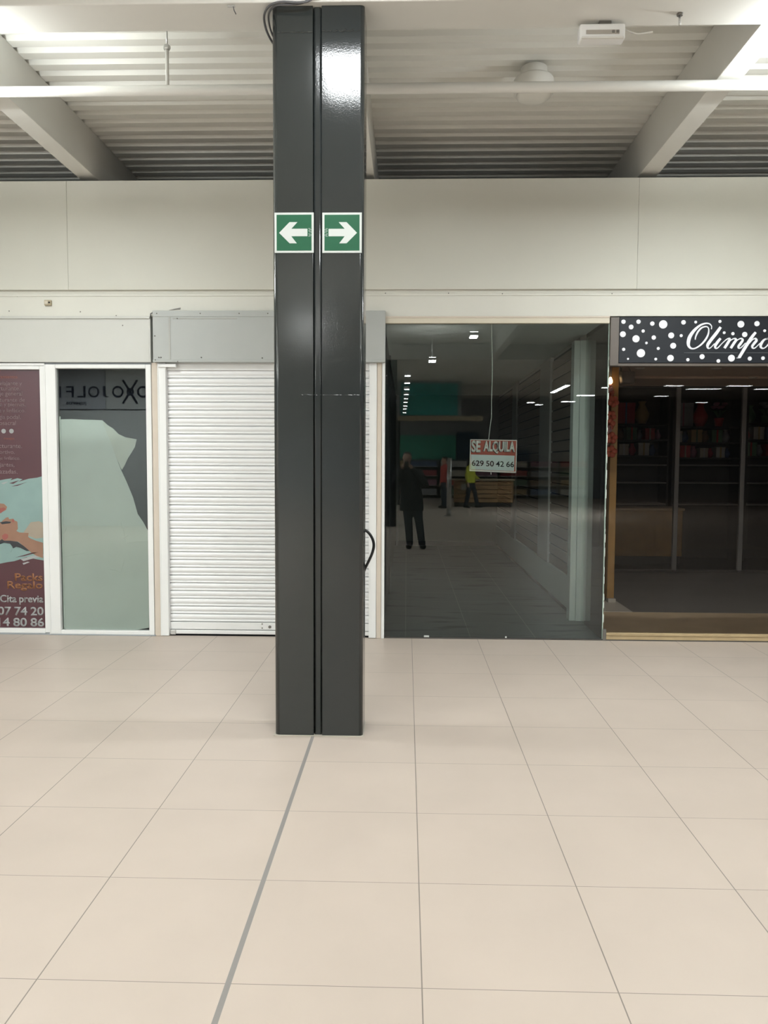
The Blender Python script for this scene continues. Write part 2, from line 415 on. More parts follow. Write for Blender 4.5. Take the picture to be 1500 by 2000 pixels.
# ------------------------------------------------------------------ pillar
def rounded(x0, x1, y0, y1, r, seg=6, corners='abcd'):
    out = []
    for cx, cy_, a0, c in ((x1, y1, 0, 'a'), (x0, y1, 90, 'b'), (x0, y0, 180, 'c'), (x1, y0, 270, 'd')):
        rr = r if c in corners else 0.002
        ccx = cx - rr if cx == x1 else cx + rr; ccy = cy_ - rr if cy_ == y1 else cy_ + rr
        for k in range(seg+1):
            a = math.radians(a0 + 90*k/seg); out.append((ccx + rr*math.cos(a), ccy + rr*math.sin(a)))
    return out
PY0, PY1 = 4.50, 4.755
pil = thing('pillar', 'glossy dark grey steel pillar of two box sections standing in the middle of the picture', 'pillar', (-0.508, 4.63, 0))
sec_l = smooth_corners(MB().extrude_z(rounded(-0.768, -0.538, PY0, PY1, 0.028, corners='bc'), 0.002, 4.149).build('box_section', M['pillar_left'], pil))
sec_r = smooth_corners(MB().extrude_z(rounded(-0.489, -0.249, PY0, PY1, 0.022, corners='ad'), 0.002, 4.149).build('box_section', M['pillar'], pil))
smooth_corners(MB().extrude_z(rounded(-0.537, -0.490, PY0+0.012, PY1-0.012, 0.012), 0.004, 4.147).build('joint_strip', M['pillar'], pil))
def weld(z, x0, x1, amp, k=1.0):
    pts = []; n = int((x1-x0)/0.008)
    for i in range(n+1):
        x = x0 + (x1-x0)*i/n; pts.append((x, PY0-0.0005, z + amp*math.sin(i*1.3)*random.random()))
    return MB().tube(pts, 0.0022, 6, radii=[k*(0.0014+0.0026*random.random()) for _ in pts])
weld(4.008, -0.738, -0.54, 0.003, 1.3).build('weld_bead', M['pillar_left'], sec_l)
weld(4.012, -0.487, -0.272, 0.007, 1.6).build('weld_bead', M['pillar'], sec_r)
weld(1.998, -0.62, -0.272, 0.003, 0.35).build('weld_bead', M['pillar_left'], sec_r)
for j, yy in enumerate((-5.48, -15.58)):
    c = copy_tree(pil); c.location = (-0.508, yy, 0)
    c['label'] = ('dark grey steel pillar in the row behind the photographer', 'dark grey steel pillar in the row, at the supermarket')[j]

# raw edge of grout around the pillar foot
tag(MB().box(-0.775, -0.242, 4.489, 4.762, 0.0, 0.0035, 0.001, 1).build('grout_bed', M['stone_pale']), 'thin rough mortar bed under the foot of the dark pillar', 'mortar')

# direction signs
def arrow_sign(px0, px1, flip, label):
    a = at(px0, 415.5, 4.499); b = at(px1, 494, 4.499)
    x0, x1, z1, z0 = a.x, b.x, a.z, b.z
    t = thing('direction_sign', label, 'sign', ((x0+x1)/2, 4.5, z0))
    pl = MB().box(x0, x1, 4.4965, 4.4995, z0, z1, 0.0008, 1).build('plate', M['sign_white'], t)
    w = x1-x0; e = 0.056*w
    MB().box(x0+e, x1-e, 4.4955, 4.4968, z0+e, z1-e).build('green_field', M['sign_green'], pl)
    A = [(0.12, .495), (.385, .76), (.585, .76), (.43, .595), (.84, .595), (.84, .41), (.43, .41), (.57, .235), (.385, .235)]
    pts = [((x1 - u*w) if flip else (x0 + u*w), z0 + v*(z1-z0)) for u, v in A]
    MB().plate(pts, 4.4942, 4.4956).build('arrow', M['sign_white'], pl)
    mk = MB()
    for k in range(7):
        u = 0.875 + (0.022 if k % 2 else 0); v = 0.60 - 0.028*k - (0.02 if k > 3 else 0)
        for du in (0, 0.03):
            X = (x1 - (u+du)*w) if flip else x0 + (u+du)*w
            mk.box(X-0.0016, X+0.0016, 4.4946, 4.4956, z0+(v-.008)*(z1-z0), z0+(v+.008)*(z1-z0))
    mk.build('small_print', M['sign_white'], pl)
arrow_sign(536, 613, False, 'square green sign with white arrow pointing left on the pillar')
arrow_sign(629.5, 706.5, True, 'square green sign with white arrow pointing right on the pillar')

# cables at the pillar head, hanging black loop
def pxtube(pts, Y, r, dy=None):
    out = []
    for i, q in enumerate(pts):
        p = at(q[0], q[1], q[2] if len(q) > 2 else Y); out.append(p)
    sm = []
    for i in range(len(out)-1):
        a, b, c, d = out[max(i-1, 0)], out[i], out[i+1], out[min(i+2, len(out)-1)]
        for k in range(6):
            u = k/6; sm.append(0.5*((2*b) + (c-a)*u + (2*a-5*b+4*c-d)*u*u + (3*b-3*c+d-a)*u**3))
    sm.append(out[-1]); return MB().tube(sm, r, 8)
t = thing('cable', 'pair of grey cables looping round the upper left corner of the pillar', 'cable', at(530, 10, 4.46))
pxtube([(622,-18,4.44),(606,0,4.44),(585,5,4.44),(548,4,4.44),(526,12,4.47),(516,30,4.55),(519,55,4.62),(528,76,4.68),(536,88,4.72)], 4.5, 0.0065).build('outer_cable', M['cable'], t, True)
pxtube([(612,-18,4.445),(598,2,4.45),(580,8,4.45),(555,9,4.45),(535,13,4.47),(525,28,4.55),(526,48,4.62),(532,68,4.68),(538,78,4.72)], 4.5, 0.0055).build('inner_cable', M['cable'], t, True)
p = at(620, 3, 4.46)
t = tag(MB().tube([(p.x, 4.455, 4.16), (p.x, 4.455, 4.53)], 0.018, 12).build('conduit', M['beam'], None, True), 'short white conduit on the beam above the pillar joint', 'conduit')
t = thing('hanging_loop', 'thick black cable loop sticking out from the right side of the pillar', 'cable', (-0.25, 4.72, 1.05))
q = [(690,1040,4.77),(705,1033,4.77),(714,1036,4.77),(722,1043,4.77),(728,1054,4.77),(730,1066,4.77),(727,1080,4.77),(721,1094,4.77),(714,1108,4.77),(708,1122,4.77),(700,1132,4.77)]
pxtube(q, 4.77, 0.0085).build('rubber_cable', M['black'], t, True)

# ------------------------------------------------------------------ pipe, smoke detector, emergency light, fittings
t = thing('ceiling_pipe', 'white pipe running across the whole ceiling in front of the roof beams', 'pipe', (0, 5.36, 4.095))
MB().tube([(-16, 5.36, 4.097), (16, 5.36, 4.097)], 0.034, 20).build('tube', M['beam'], t, True)
p = at(327, 165, 5.36)
MB().tube([(p.x, 5.36, 4.12), (p.x, 5.36, 4.36)], 0.0125, 12).build('hanger_rod', M['beam'], t, True)
MB().lathe((p.x, 5.36, 4.36), [(0.02, 0), (0.024, 0.008), (0.024, 0.022), (0.02, 0.03)], 'Z', 6).build('hanger_nut', M['steel'], t)
MB().tube([(p.x, 5.36, 4.385), (p.x, 5.36, 4.585)], 0.006, 8).build('threaded_rod', M['steel'], t, True)
c = Vector((0.915, 5.94, 4.352))
t = thing('smoke_detector', 'round white detector dish hanging from the deck behind the pipe', 'detector', c)
MB().lathe(c, [(0.090, 0.150), (0.096, 0.146), (0.100, 0.09), (0.104, 0.075)], 'Z', 32).build('base', M['beam'], t, True)
MB().lathe(c, [(0.09, 0.078), (0.134, 0.074), (0.145, 0.060), (0.146, 0.0), (0.143, -0.03), (0.132, -0.042)], 'Z', 44).build('dish', M['beam'], t, True)
MB().lathe(c, [(0.128, -0.040), (0.124, -0.055), (0.106, -0.072), (0.07, -0.084), (0.03, -0.088)], 'Z', 36).build('chamber', M['deck'], t, True)
# emergency light under the beam
a = at(1128, 45, 4.80); b = at(1220, 80, 4.80)
x0, x1 = 0.977, 1.237
t = thing('emergency_light', 'white rectangular emergency light hanging under the beam at upper right', 'light', (1.125, 4.79, 4.09))
hou = smooth_angle(MB().box(x0, x1, 4.665, 4.742, 4.041, 4.128, 0.012, 3).build('housing', M['white_alu'], t), 50)
MB().box(x0+0.035, x1-0.035, 4.661, 4.668, 4.066, 4.090, 0.003).build('lens_strip', M['lens_dim'], hou)
for dx in (0.045, 0.07): MB().box(x1-dx-0.008, x1-dx+0.008, 4.658, 4.663, 4.071, 4.086, 0.001, 1).build('indicator', M['screw'], hou)
MB().box(x0+0.01, x1-0.01, 4.656, 4.672, 4.041, 4.052, 0.003).build('lip', M['beam'], hou)
MB().box(1.09, 1.16, 4.68, 4.73, 4.126, 4.150, 0.003).build('bracket', M['screw'], t)
pxtube([(1218,56,4.75),(1232,62,4.75),(1245,66,4.75),(1262,64,4.75),(1275,62,4.745)], 4.75, 0.004).build('lead', M['beam'], t, True)
def fitting(px, py, label):
    p = at(px, py, 4.62); t = thing('beam_stud', label, 'fitting', (p.x, p.y, 4.10))
    MB().lathe((p.x, p.y, 4.138), [(0.016, 0), (0.018, 0.004), (0.018, 0.010), (0.012, 0.0115)], 'Z', 12).build('washer', M['screw'], t)
    MB().tube([(p.x, p.y, 4.085), (p.x, p.y, 4.14)], 0.006, 8).build('stud', M['steel'], t, True)
fitting(1327, 60, 'small steel stud under the beam right of the emergency light')
p = at(452, 16, 4.464)
t = thing('beam_clip', 'small grey clip with a wire tail on the beam left of the pillar', 'clip', (p.x, 4.46, p.z))
MB().box(p.x-0.022, p.x+0.022, 4.452, 4.464, p.z+0.002, p.z+0.012, 0.002).build('clip_body', M['steel'], t)
MB().tube([(p.x+0.012, 4.455, p.z+0.004), (p.x+0.018, 4.45, p.z-0.02), (p.x+0.028, 4.45, p.z-0.04)], 0.003, 6).build('wire_tail', M['cable'], t, True)

# ------------------------------------------------------------------ left sign panel
t = thing('sign_panel', 'blank white sign panel above the two left shop windows', 'sign', (-3.55, 7.07, 2.5))
MB().box(-4.75, -2.325, 7.050, 7.10, 2.506, 2.895, 0.002, 1).build('panel', M['white_board'], t)
MB().box(-4.75, -2.315, 7.035, 7.105, 2.893, 2.915, 0.002, 1).build('top_edge', M['white_board'], t)
MB().box(-2.326, -2.312, 7.042, 7.10, 2.506, 2.893, 0.002, 1).build('side_edge', M['white_board'], t)
MB().lathe((-2.566, 7.050, 2.834), [(0.006, 0), (0.004, -0.003)], 'Y', 10).build('screw', M['screw'], t)
struct(MB().box(-4.75, -2.29, 7.085, 7.12, 2.489, 2.508).build('trim_3', M['mall_grey']))

# ------------------------------------------------------------------ grey cover over the shutter
t = thing('shutter_box', 'grey metal box covering the roller shutter drum, worn and screwed', 'cover', (-1.24, 7.05, 2.5))
cov = MB().box(-2.285, -0.196, 7.02, 7.14, 2.503, 2.958, 0.003, 1).build('cover', M['grey_board'], t)
MB().box(-2.282, -0.62, 7.015, 7.023, 2.905, 2.958, 0.002, 1).build('top_flange', M['grey_board'], cov)
MB().box(-2.139, -2.122, 7.0165, 7.022, 2.515, 2.905, 0.001, 1).build('seam', M['grey_dirty'], cov)
MB().box(-2.10, -1.52, 7.016, 7.022, 2.885, 2.893, 0.001, 1).build('seam', M['grey_dirty'], cov)
MB().box(-2.285, -0.196, 7.014, 7.022, 2.503, 2.524, 0.002, 1).build('bottom_flange', M['grey_board'], cov)
for px, py in ((306,612),(391,612),(467,612),(523,612),(310,698),(314,698),(393,698),(512,699),(347,706),(302,656),(303,703),(346,622)):
    p = at(px, py, 7.015)
    MB().lathe((p.x, 7.0205, p.z), [(0.006, 0.003), (0.006, -0.006), (0.004, -0.009)], 'Y', 10).build('screw', M['screw'], cov)
sl = at(330, 604.5, 7.06)
tag(MB().plate([(sl.x, sl.z-0.006), (sl.x+0.10, sl.z+0.002), (sl.x+0.105, sl.z+0.016), (sl.x+0.05, sl.z+0.006)], 7.058, 7.066).build('torn_edge', M['screw']), 'dark gap of torn trim above the grey shutter box', 'gap')
p = at(297, 614, 7.045)
t2 = thing('loose_wire', 'frayed grey wire end at the upper left corner of the grey shutter box', 'wire', p)
for k in range(3):
    MB().tube([(p.x-0.02, 7.06, p.z-0.02+0.006*k), (p.x-0.012, 7.04, p.z+0.004*k), (p.x+0.006, 7.035, p.z+0.016-0.004*k), (p.x+0.02, 7.03, p.z+0.02-0.012*k)], 0.0035, 6).build('strand', M['cable'], t2, True)

# ------------------------------------------------------------------ roller shutter
t = thing('roller_shutter', 'closed white roller shutter behind the dark pillar', 'shutter', (-1.26, 7.13, 0))
pitch = 0.07235; top = 2.44; n = 32
pr = []
z = top
for k in range(n):
    zt = top - k*pitch
    pr += [(7.120, zt-0.0005), (7.1150, zt-0.005), (7.1105, zt-0.022), (7.1145, zt-0.040), (7.1215, zt-0.0475), (7.1155, zt-0.052), (7.1135, zt-0.060), (7.1165, zt-0.0655), (7.136, zt-0.0665), (7.136, zt-0.0722)]
pr += [(7.15, top-n*pitch), (7.15, top)]
smooth_angle(MB().extrude_x(pr, -2.188, -0.334).build('slat_curtain', M['slat'], t), 50)
bb = MB().box(-2.188, -0.334, 7.105, 7.14, 0.058, 0.124, 0.003)
bb.box(-2.188, -0.334, 7.095, 7.14, 0.016, 0.052, 0.006)
bar = bb.build('bottom_bar', M['white_alu'], t)
MB().box(-2.188, -0.334, 7.10, 7.14, top, 2.505, 0.004).build('top_slat', M['white_alu'], t)
MB().lathe((-1.256, 7.105, 0.088), [(0.014, 0), (0.014, -0.006), (0.008, -0.007)], 'Y', 18).build('lock', M['screw'], bar)
for z in (0.114, 0.076, 0.03): MB().lathe((-1.327, 7.104, z), [(0.007, 0), (0.005, -0.003)], 'Y', 10).build('rivet', M['screw'], bar)
MB().box(-2.18, -2.13, 7.085, 7.10, 0.01, 0.055, 0.004).build('latch', M['steel'], bar)
for xa, xb in ((-2.262, -2.186), (-0.340, -0.272)):
    g = MB().box(xa, xb, 7.062, 7.13, 0.004, 2.502, 0.003)
    g.box(xa+0.004, xa+0.012, 7.058, 7.065, 0.006, 2.50)
    g.build('guide_rail', M['white_alu'], t)
MB().box(-2.25, -2.085, 7.045, 7.075, 2.462, 2.492, 0.003).build('end_stop', M['white_alu'], t)
for xa, xb, lb in ((-2.317, -2.264, 'left'), (-0.271, -0.226, 'right')):
    tag(MB().box(xa, xb, 7.072, 7.14, 0, 2.505, 0.003).build('cover_post', M['beige']), 'narrow beige post along the %s edge of the roller shutter' % lb, 'post')
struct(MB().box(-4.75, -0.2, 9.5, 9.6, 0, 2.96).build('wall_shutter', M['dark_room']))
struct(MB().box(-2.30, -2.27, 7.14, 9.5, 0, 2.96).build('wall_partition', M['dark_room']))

# ------------------------------------------------------------------ window with paper (second from left)
win = setting('window_2', (-2.78, 7.09, 0))
fr = MB()
fr.box(-3.293, -3.195, 7.060, 7.13, 0.01, 2.488, 0.004)      # left stile
fr.box(-2.369, -2.320, 7.060, 7.13, 0.01, 2.488, 0.004)
fr.box(-3.195, -2.369, 7.060, 7.13, 2.452, 2.488, 0.004)
fr.box(-3.195, -2.369, 7.060, 7.13, 0.010, 0.046, 0.004)
fr.box(-3.298, -3.286, 7.052, 7.07, 0.01, 2.488, 0.003)
fr.build('window_frame', M['white_alu'], win)
MB().box(-3.196, -2.368, 7.096, 7.102, 0.045, 2.453).build('glass', M['glass_tint'], win)
MB().box(-3.31, -2.31, 7.055, 7.13, 0.0, 0.011, 0.002).build('sill', M['mall_grey'], win)
pp = [(118.7,819),(140,818.5),(162.7,819.6),(182,820),(200,820.8),(207,842),(214.7,860),(225,888),(236,917),(248,942.7),(260,972),(269,1004),(280,1020),(289,1037),(291,1120),(291,1226),(262,1231),(220,1232),(180,1230),(150,1232),(126,1228),(125,1180),(124,1120),(122.7,1036),(121,990),(118.9,913),(119.2,870)]
pts = [at(px, py, 7.108) for px, py in pp]
sheet = MB().plate([(q.x, q.z) for q in pts], 7.1085, 7.1095)
po = thing('paper_sheet', 'torn pale paper sheet taped behind the glass of the second left window', 'paper', (-2.8, 7.109, 0.045))
sheet.build('sheet', M['paper'], po)
fl = [at(px, py, 7.107) for px, py in ((200,820.8),(210,830),(221,837),(232,848),(245,854),(256,856),(267,858),(263.5,873),(257,884),(250,895),(244,908),(238,918),(230,900),(222,880),(214.7,860),(207,842))]
MB().plate([(q.x, q.z) for q in fl], 7.1055, 7.1068).build('folded_flap', M['paper_back'], po)
for a, b in (((200,824),(236,915)), ((126,1088),(168,1080)), ((236,1020),(246,1060)), ((246,1060),(288,1058)), ((214,1112),(236,1118)), ((236,1118),(243,1092)), ((240,1052),(250,1046)), ((130,1030),(124,1042))):
    A, B = at(a[0], a[1], 7.107), at(b[0], b[1], 7.107); mid = (A+B)/2 + Vector((0.004, 0, 0.004))
    MB().tube([(A.x, 7.1085, A.z), (mid.x, 7.1075, mid.z), (B.x, 7.1085, B.z)], 0.0022, 6, radii=[0.0008, 0.0028, 0.0008]).build('crease', M['paper'], po, True)
MB().box(-3.187, -3.178, 7.105, 7.111, 0.05, 2.02).build('tape', M['shop_white'], po)
# dark room behind it
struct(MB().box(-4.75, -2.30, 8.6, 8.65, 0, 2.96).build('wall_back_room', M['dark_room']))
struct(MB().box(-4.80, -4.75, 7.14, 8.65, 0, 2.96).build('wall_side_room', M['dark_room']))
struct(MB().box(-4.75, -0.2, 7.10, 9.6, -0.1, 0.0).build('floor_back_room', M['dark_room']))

# ------------------------------------------------------------------ poster window (far left)
win = setting('window_1', (-3.9, 7.09, 0))
fr = MB()
fr.box(-3.345, -3.297, 7.066, 7.13, 0.02, 2.475, 0.004)
fr.box(-4.75, -3.345, 7.066, 7.13, 2.442, 2.475, 0.004)
fr.box(-4.75, -3.345, 7.066, 7.13, 0.015, 0.058, 0.004)
fr.box(-4.75, -4.66, 7.066, 7.13, 0.02, 2.475, 0.004)
fr.build('window_frame', M['white_alu'], win)
MB().box(-4.75, -3.30, 7.068, 7.12, 2.477, 2.500, 0.003).build('head_profile', M['white_alu'], win)
MB().box(-4.75, -3.297, 7.062, 7.13, 0.0, 0.016, 0.002).build('sill', M['mall_grey'], win)
MB().box(-4.66, -3.344, 7.098, 7.104, 0.055, 2.445).build('glass', M['glass_tint'], win)
PYF = 7.0965
po = thing('poster', 'burgundy massage poster with a lying face on the far left window', 'poster', (-4.0, 7.097, 0.06))
MB().box(-4.655, -3.346, 7.0930, 7.0975, 0.059, 2.441).build('backing_print', M['burgundy'], po)
def poly(name, pts, mt, lay):
    q = [at(px, py, 7.0925) for px, py in pts]
    return MB().plate([(min(v.x, -3.3465), v.z) for v in q], 7.0930-0.0006*lay, 7.0932).build(name, mt, po)
poly('picture', [(-190,950),(-120,945),(-60,952),(-25,944),(0,938),(10,936),(24,934),(20,938),(34,934),(44,936),(36,941),(56,935),(72,933),(85,930),(90,1095),(70,1092),(52,1088),(40,1092),(28,1096),(14,1098),(0,1101),(-30,1098),(-80,1104),(-140,1098),(-190,1102)], M['print_aqua'], 1)
poly('picture_streak', [(2,944),(10,941),(16,941),(7,946)], M['print_white'], 2)
poly('picture_streak', [(18,944),(30,940),(38,938),(26,945)], M['burgundy'], 2)
poly('picture_streak', [(22,950),(44,944),(54,941),(34,949)], M['burgundy'], 2)
poly('picture_streak', [(40,1092),(62,1086),(88,1082),(88,1086),(60,1092),(46,1096)], M['print_white'], 2)
poly('picture_streak', [(44,1100),(54,1097),(58,1098),(46,1103)], M['print_white'], 2)
poly('picture_streak', [(30,1089),(60,1080),(76,1078),(48,1086)], M['burgundy'], 3)
poly('blanket', [(46,1040),(60,1020),(76,1018),(90,1022),(90,1050),(70,1052),(54,1046)], M['print_skin_pale'], 2)
poly('face_print', [(-60,1020),(-30,1012),(-8,1016),(2,1020),(6,1016),(12,1011),(16,1010),(18,1014),(26,1013),(28,1016),(34,1019),(35,1033),(32,1037),(38,1040),(56,1041),(55,1048),(58,1051),(70,1056),(84,1060),(84,1090),(72,1086),(62,1080),(48,1068),(36,1058),(20,1056),(4,1056),(-20,1060),(-60,1056)], M['print_skin'], 3)
poly('ear_print', [(4,1046),(10,1042),(16,1044),(16,1050),(10,1055),(5,1052)], M['print_lip'], 4)
poly('eye_print', [(0,1020),(12,1018),(22,1019),(20,1022),(4,1024)], M['print_hair'], 4)
poly('nose_print', [(26,1013),(28,1016),(27,1021),(23,1018)], M['print_lip'], 4)
poly('hair_print', [(-70,1052),(-30,1058),(0,1056),(4,1053),(8,1056),(20,1056),(34,1058),(46,1066),(58,1076),(52,1076),(40,1070),(32,1068),(26,1071),(20,1062),(8,1060),(-8,1066),(-70,1078)], M['print_hair'], 5)
poly('pillow_print', [(-80,1070),(-20,1062),(4,1060),(20,1062),(25,1068),(22,1078),(6,1084),(-20,1086),(-80,1090)], M['print_aqua'], 5)
poly('hand_print', [(-40,985),(-10,982),(8,984),(14,990),(12,996),(4,1000),(-10,1002),(-40,1004)], M['print_skin'], 4)
poly('hand_shade', [(-10,995),(8,991),(12,994),(2,1002),(-10,1004)], M['print_lip'], 5)
def line(txt, right, ymid, hpx, mt, bold=0.0, desc=True, wide=None, lay=0.0):
    a = at(right, ymid-hpx/2, 7.0925); b = at(right, ymid+hpx/2, 7.0925)
    x1 = min(a.x, -3.35)
    mb = text_mb(txt, x1-1.0, x1, b.z, a.z, 7.0905, 0.0022, bold, keep=True, right=True)
    if wide:
        w = wide*0.00475; xs = [v.co.x for v in mb.bm.verts]; w0 = max(xs)-min(xs)
        for v in mb.bm.verts: v.co.x = x1 - (x1-v.co.x)*w/w0
    mb.build('lettering', mt, po)
for txt, r, y, h, w in (('Masaje relajante y', 43, 750, 11, None), ('descontracturante.', 39, 758.5, 8.5, None), ('Masaje general', 43.5, 770, 11, None), ('Descontracturante de', 48.5, 781, 8.5, None),
        ('cuello y piernas.', 49.5, 791, 10.5, None), ('Drenaje y linfático.', 49.5, 803, 10.5, None), ('Reflexología podal.', 40.5, 815.5, 11, None), ('Craneosacral', 31, 826, 8.5, None),
        ('Descontracturante.', 43, 871, 9, None), ('Deportivo.', 28.5, 884, 10.5, None), ('Drenaje linfático.', 39.5, 896, 9, None), ('Relajantes,', 28, 909, 10.5, None), ('embarazadas.', 34, 921, 9, None)):
    line(txt, r, y, h, M['print_dim'], 0.004)
line('tratamientos', 34, 736, 6, M['print_rust']); line('masajes', 28, 857, 6, M['print_rust'])
for px in (-8, 7, 22.3):
    c = at(px, 842, 7.0915); MB().lathe((c.x, 7.0932, c.z), [(0.021, 0), (0.021, -0.002)], 'Y', 24).build('dot_print', M['print_white'], po)
line('Packs', 83, 1127.5, 15, M['print_orange'], 0.02, wide=55)
line('Regalo', 83, 1145, 19, M['print_orange'], 0.02, wide=70)
line('Cita previa', 84.5, 1172, 19, M['print_white'], 0.02, wide=86)
line('07 74 20', 85, 1194, 17, M['print_white'], 0.02, wide=91)
line('14 80 86', 86, 1215.5, 17, M['print_white'], 0.02, wide=91)

# ------------------------------------------------------------------ empty shop behind clear glass
GX0, GX1 = -0.196, 1.795
win = setting('window_3', (0.8, 7.09, 0))
MB().box(-0.199, 1.792, 7.058, 7.12, 2.853, 2.905, 0.003).build('head_profile', M['cream'], win)
MB().box(-0.199, 1.792, 7.052, 7.06, 2.899, 2.915, 0.002).build('head_cap', M['beige'], win)
MB().box(-0.224, -0.197, 7.062, 7.12, 0, 2.86, 0.003).build('side_profile', M['white_alu'], win)
MB().box(GX0, GX1-0.001, 7.084, 7.094, 0.012, 2.856).build('glass', M['glass'], win)
MB().box(1.783, 1.793, 7.0945, 7.93, 0.012, 2.856).build('side_glass', M['glass'], win)
MB().box(1.790, 1.7985, 7.080, 7.0945, 0.012, 2.856, 0.002).build('glass_edge', M['glass_edge'], win)
MB().box(-0.196, 1.82, 7.078, 7.10, 0.0, 0.013, 0.002).build('bottom_channel', M['shelf_dark'], win)
ei = MB(); z = 0.06
while z < 2.6:
    h = 0.02+0.06*random.random(); ei.box(1.7975, 1.800+0.004*random.random(), 7.079, 7.09, z, z+h, 0.001, 1); z += h + 0.12*random.random()
ei.build('sealant_edge', M['shop_white'], win)
MB().box(1.795, 1.826, 7.066, 7.10, 0.0, 0.105, 0.004).build('corner_foot', M['screw'], win)
for px, w in ((833, 0.024), (988, 0.008)):
    p = at(px, 1243, 7.08); MB().box(p.x-w, p.x+w, 7.074, 7.084, 0.014, 0.03, 0.002).build('glass_clip', M['sign_white'], win)
# shop shell
def shop_floor():
    mt = M['shop_floor']; nt = mt.node_tree; b = nt.nodes['Principled BSDF']
    g = nt.nodes.new('ShaderNodeNewGeometry'); br = nt.nodes.new('ShaderNodeTexBrick'); nt.links.new(g.outputs['Position'], br.inputs['Vector'])
    br.offset = 0; br.inputs['Scale'].default_value = 1; br.inputs['Brick Width'].default_value = 0.6; br.inputs['Row Height'].default_value = 0.6
    br.inputs['Mortar Size'].default_value = 0.004; br.inputs['Color1'].default_value = (0.215, 0.255, 0.258, 1); br.inputs['Color2'].default_value = (0.235, 0.27, 0.275, 1); br.inputs['Mortar'].default_value = (0.36, 0.39, 0.39, 1)
    n = nt.nodes.new('ShaderNodeTexNoise'); n.inputs['Scale'].default_value = 2.2; n.inputs['Detail'].default_value = 7
    mp = nt.nodes.new('ShaderNodeMapping'); mp.inputs['Scale'].default_value = (0.7, 2.6, 1); nt.links.new(g.outputs['Position'], mp.inputs[0]); nt.links.new(mp.outputs[0], n.inputs['Vector'])
    cr = nt.nodes.new('ShaderNodeMapRange'); cr.inputs[1].default_value = 0.56; cr.inputs[2].default_value = 0.68; cr.inputs[3].default_value = 1; cr.inputs[4].default_value = 0.55
    nt.links.new(n.outputs['Fac'], cr.inputs[0])
    s = nt.nodes.new('ShaderNodeVectorMath'); s.operation = 'SCALE'; nt.links.new(br.outputs['Color'], s.inputs[0]); nt.links.new(cr.outputs[0], s.inputs['Scale'])
    nt.links.new(s.outputs[0], b.inputs['Base Color'])
shop_floor()
struct(MB().box(-0.24, 1.83, 7.10, 15.2, -0.1, 0.002).build('floor_empty_shop', M['shop_floor']))
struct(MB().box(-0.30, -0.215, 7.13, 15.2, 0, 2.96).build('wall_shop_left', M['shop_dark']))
bk = MB().box(-0.215, 1.83, 15.1, 15.2, 0, 2.96)
struct(bk.build('wall_shop_back', M['shop_back']))
struct(MB().box(-0.215, 1.74, 15.08, 15.1, 0, 0.09, 0.003).build('baseboard_shop_back', M['shop_dark']))
struct(MB().box(-0.20, -0.155, 15.04, 15.10, 0.0, 2.9, 0.004).build('trim_4', M['shop_grey']))
struct(MB().box(-0.24, 1.79, 7.13, 15.1, 2.90, 2.955).build('ceiling_empty_shop', M['shop_ceiling']))
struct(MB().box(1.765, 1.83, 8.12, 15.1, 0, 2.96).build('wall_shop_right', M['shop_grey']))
struct(MB().box(1.735, 1.766, 8.12, 15.1, 0.05, 0.40, 0.004).build('baseboard_shop_right', M['shop_white']))
struct(MB().box(1.745, 1.766, 8.12, 15.1, 0.0, 0.05).build('trim_5', M['shelf_dark']))
# slatwall panels and pilasters on its right wall
def slat_panel(ya, yb, label):
    o = MB(); z = 0.41
    while z < 2.80:
        o.box(1.742, 1.757, ya, yb, z, min(z+0.106, 2.82), 0.002, 1); z += 0.122
    t = thing('slatwall_panel', label, 'wall panel', (1.76, (ya+yb)/2, 0.4), 'slatwall panels in the empty shop')
    o.build('slats', M['slatwall'], t)
    MB().box(1.757, 1.764, ya, yb, 0.401, 2.85).build('backing', M['night'], t)  # near-black sheet: the shade of the grooves is put into its colour
slat_panel(8.16, 9.5, 'brown slatwall panel nearest the glass in the empty shop')
slat_panel(10.25, 12.4, 'brown slatwall panel between the two grey pilasters in the empty shop')
slat_panel(12.9, 15.0, 'brown slatwall panel farthest back in the empty shop')
tag(MB().box(1.72, 1.763, 9.52, 10.23, 0.401, 2.88, 0.004).build('pilaster', M['shop_grey']), 'wide grey pilaster between slatwall panels in the empty shop', 'pilaster')
tag(MB().box(1.72, 1.763, 12.42, 12.88, 0.401, 2.88, 0.004).build('pilaster', M['shop_grey']), 'narrow grey pilaster deeper in the empty shop', 'pilaster')
t = thing('corner_post', 'pale grooved post at the front end of the slatwall behind the glass', 'post', (1.80, 8.03, 0))
MB().box(1.675, 1.735, 7.96, 8.10, 0, 2.84, 0.004).build('front_leaf', M['shop_white'], t)
MB().box(1.737, 1.800, 7.945, 8.10, 0, 2.84, 0.004).build('middle_leaf', M['shop_white'], t)
MB().box(1.802, 1.880, 7.955, 8.10, 0, 2.84, 0.004).build('side_leaf', M['shop_white'], t)
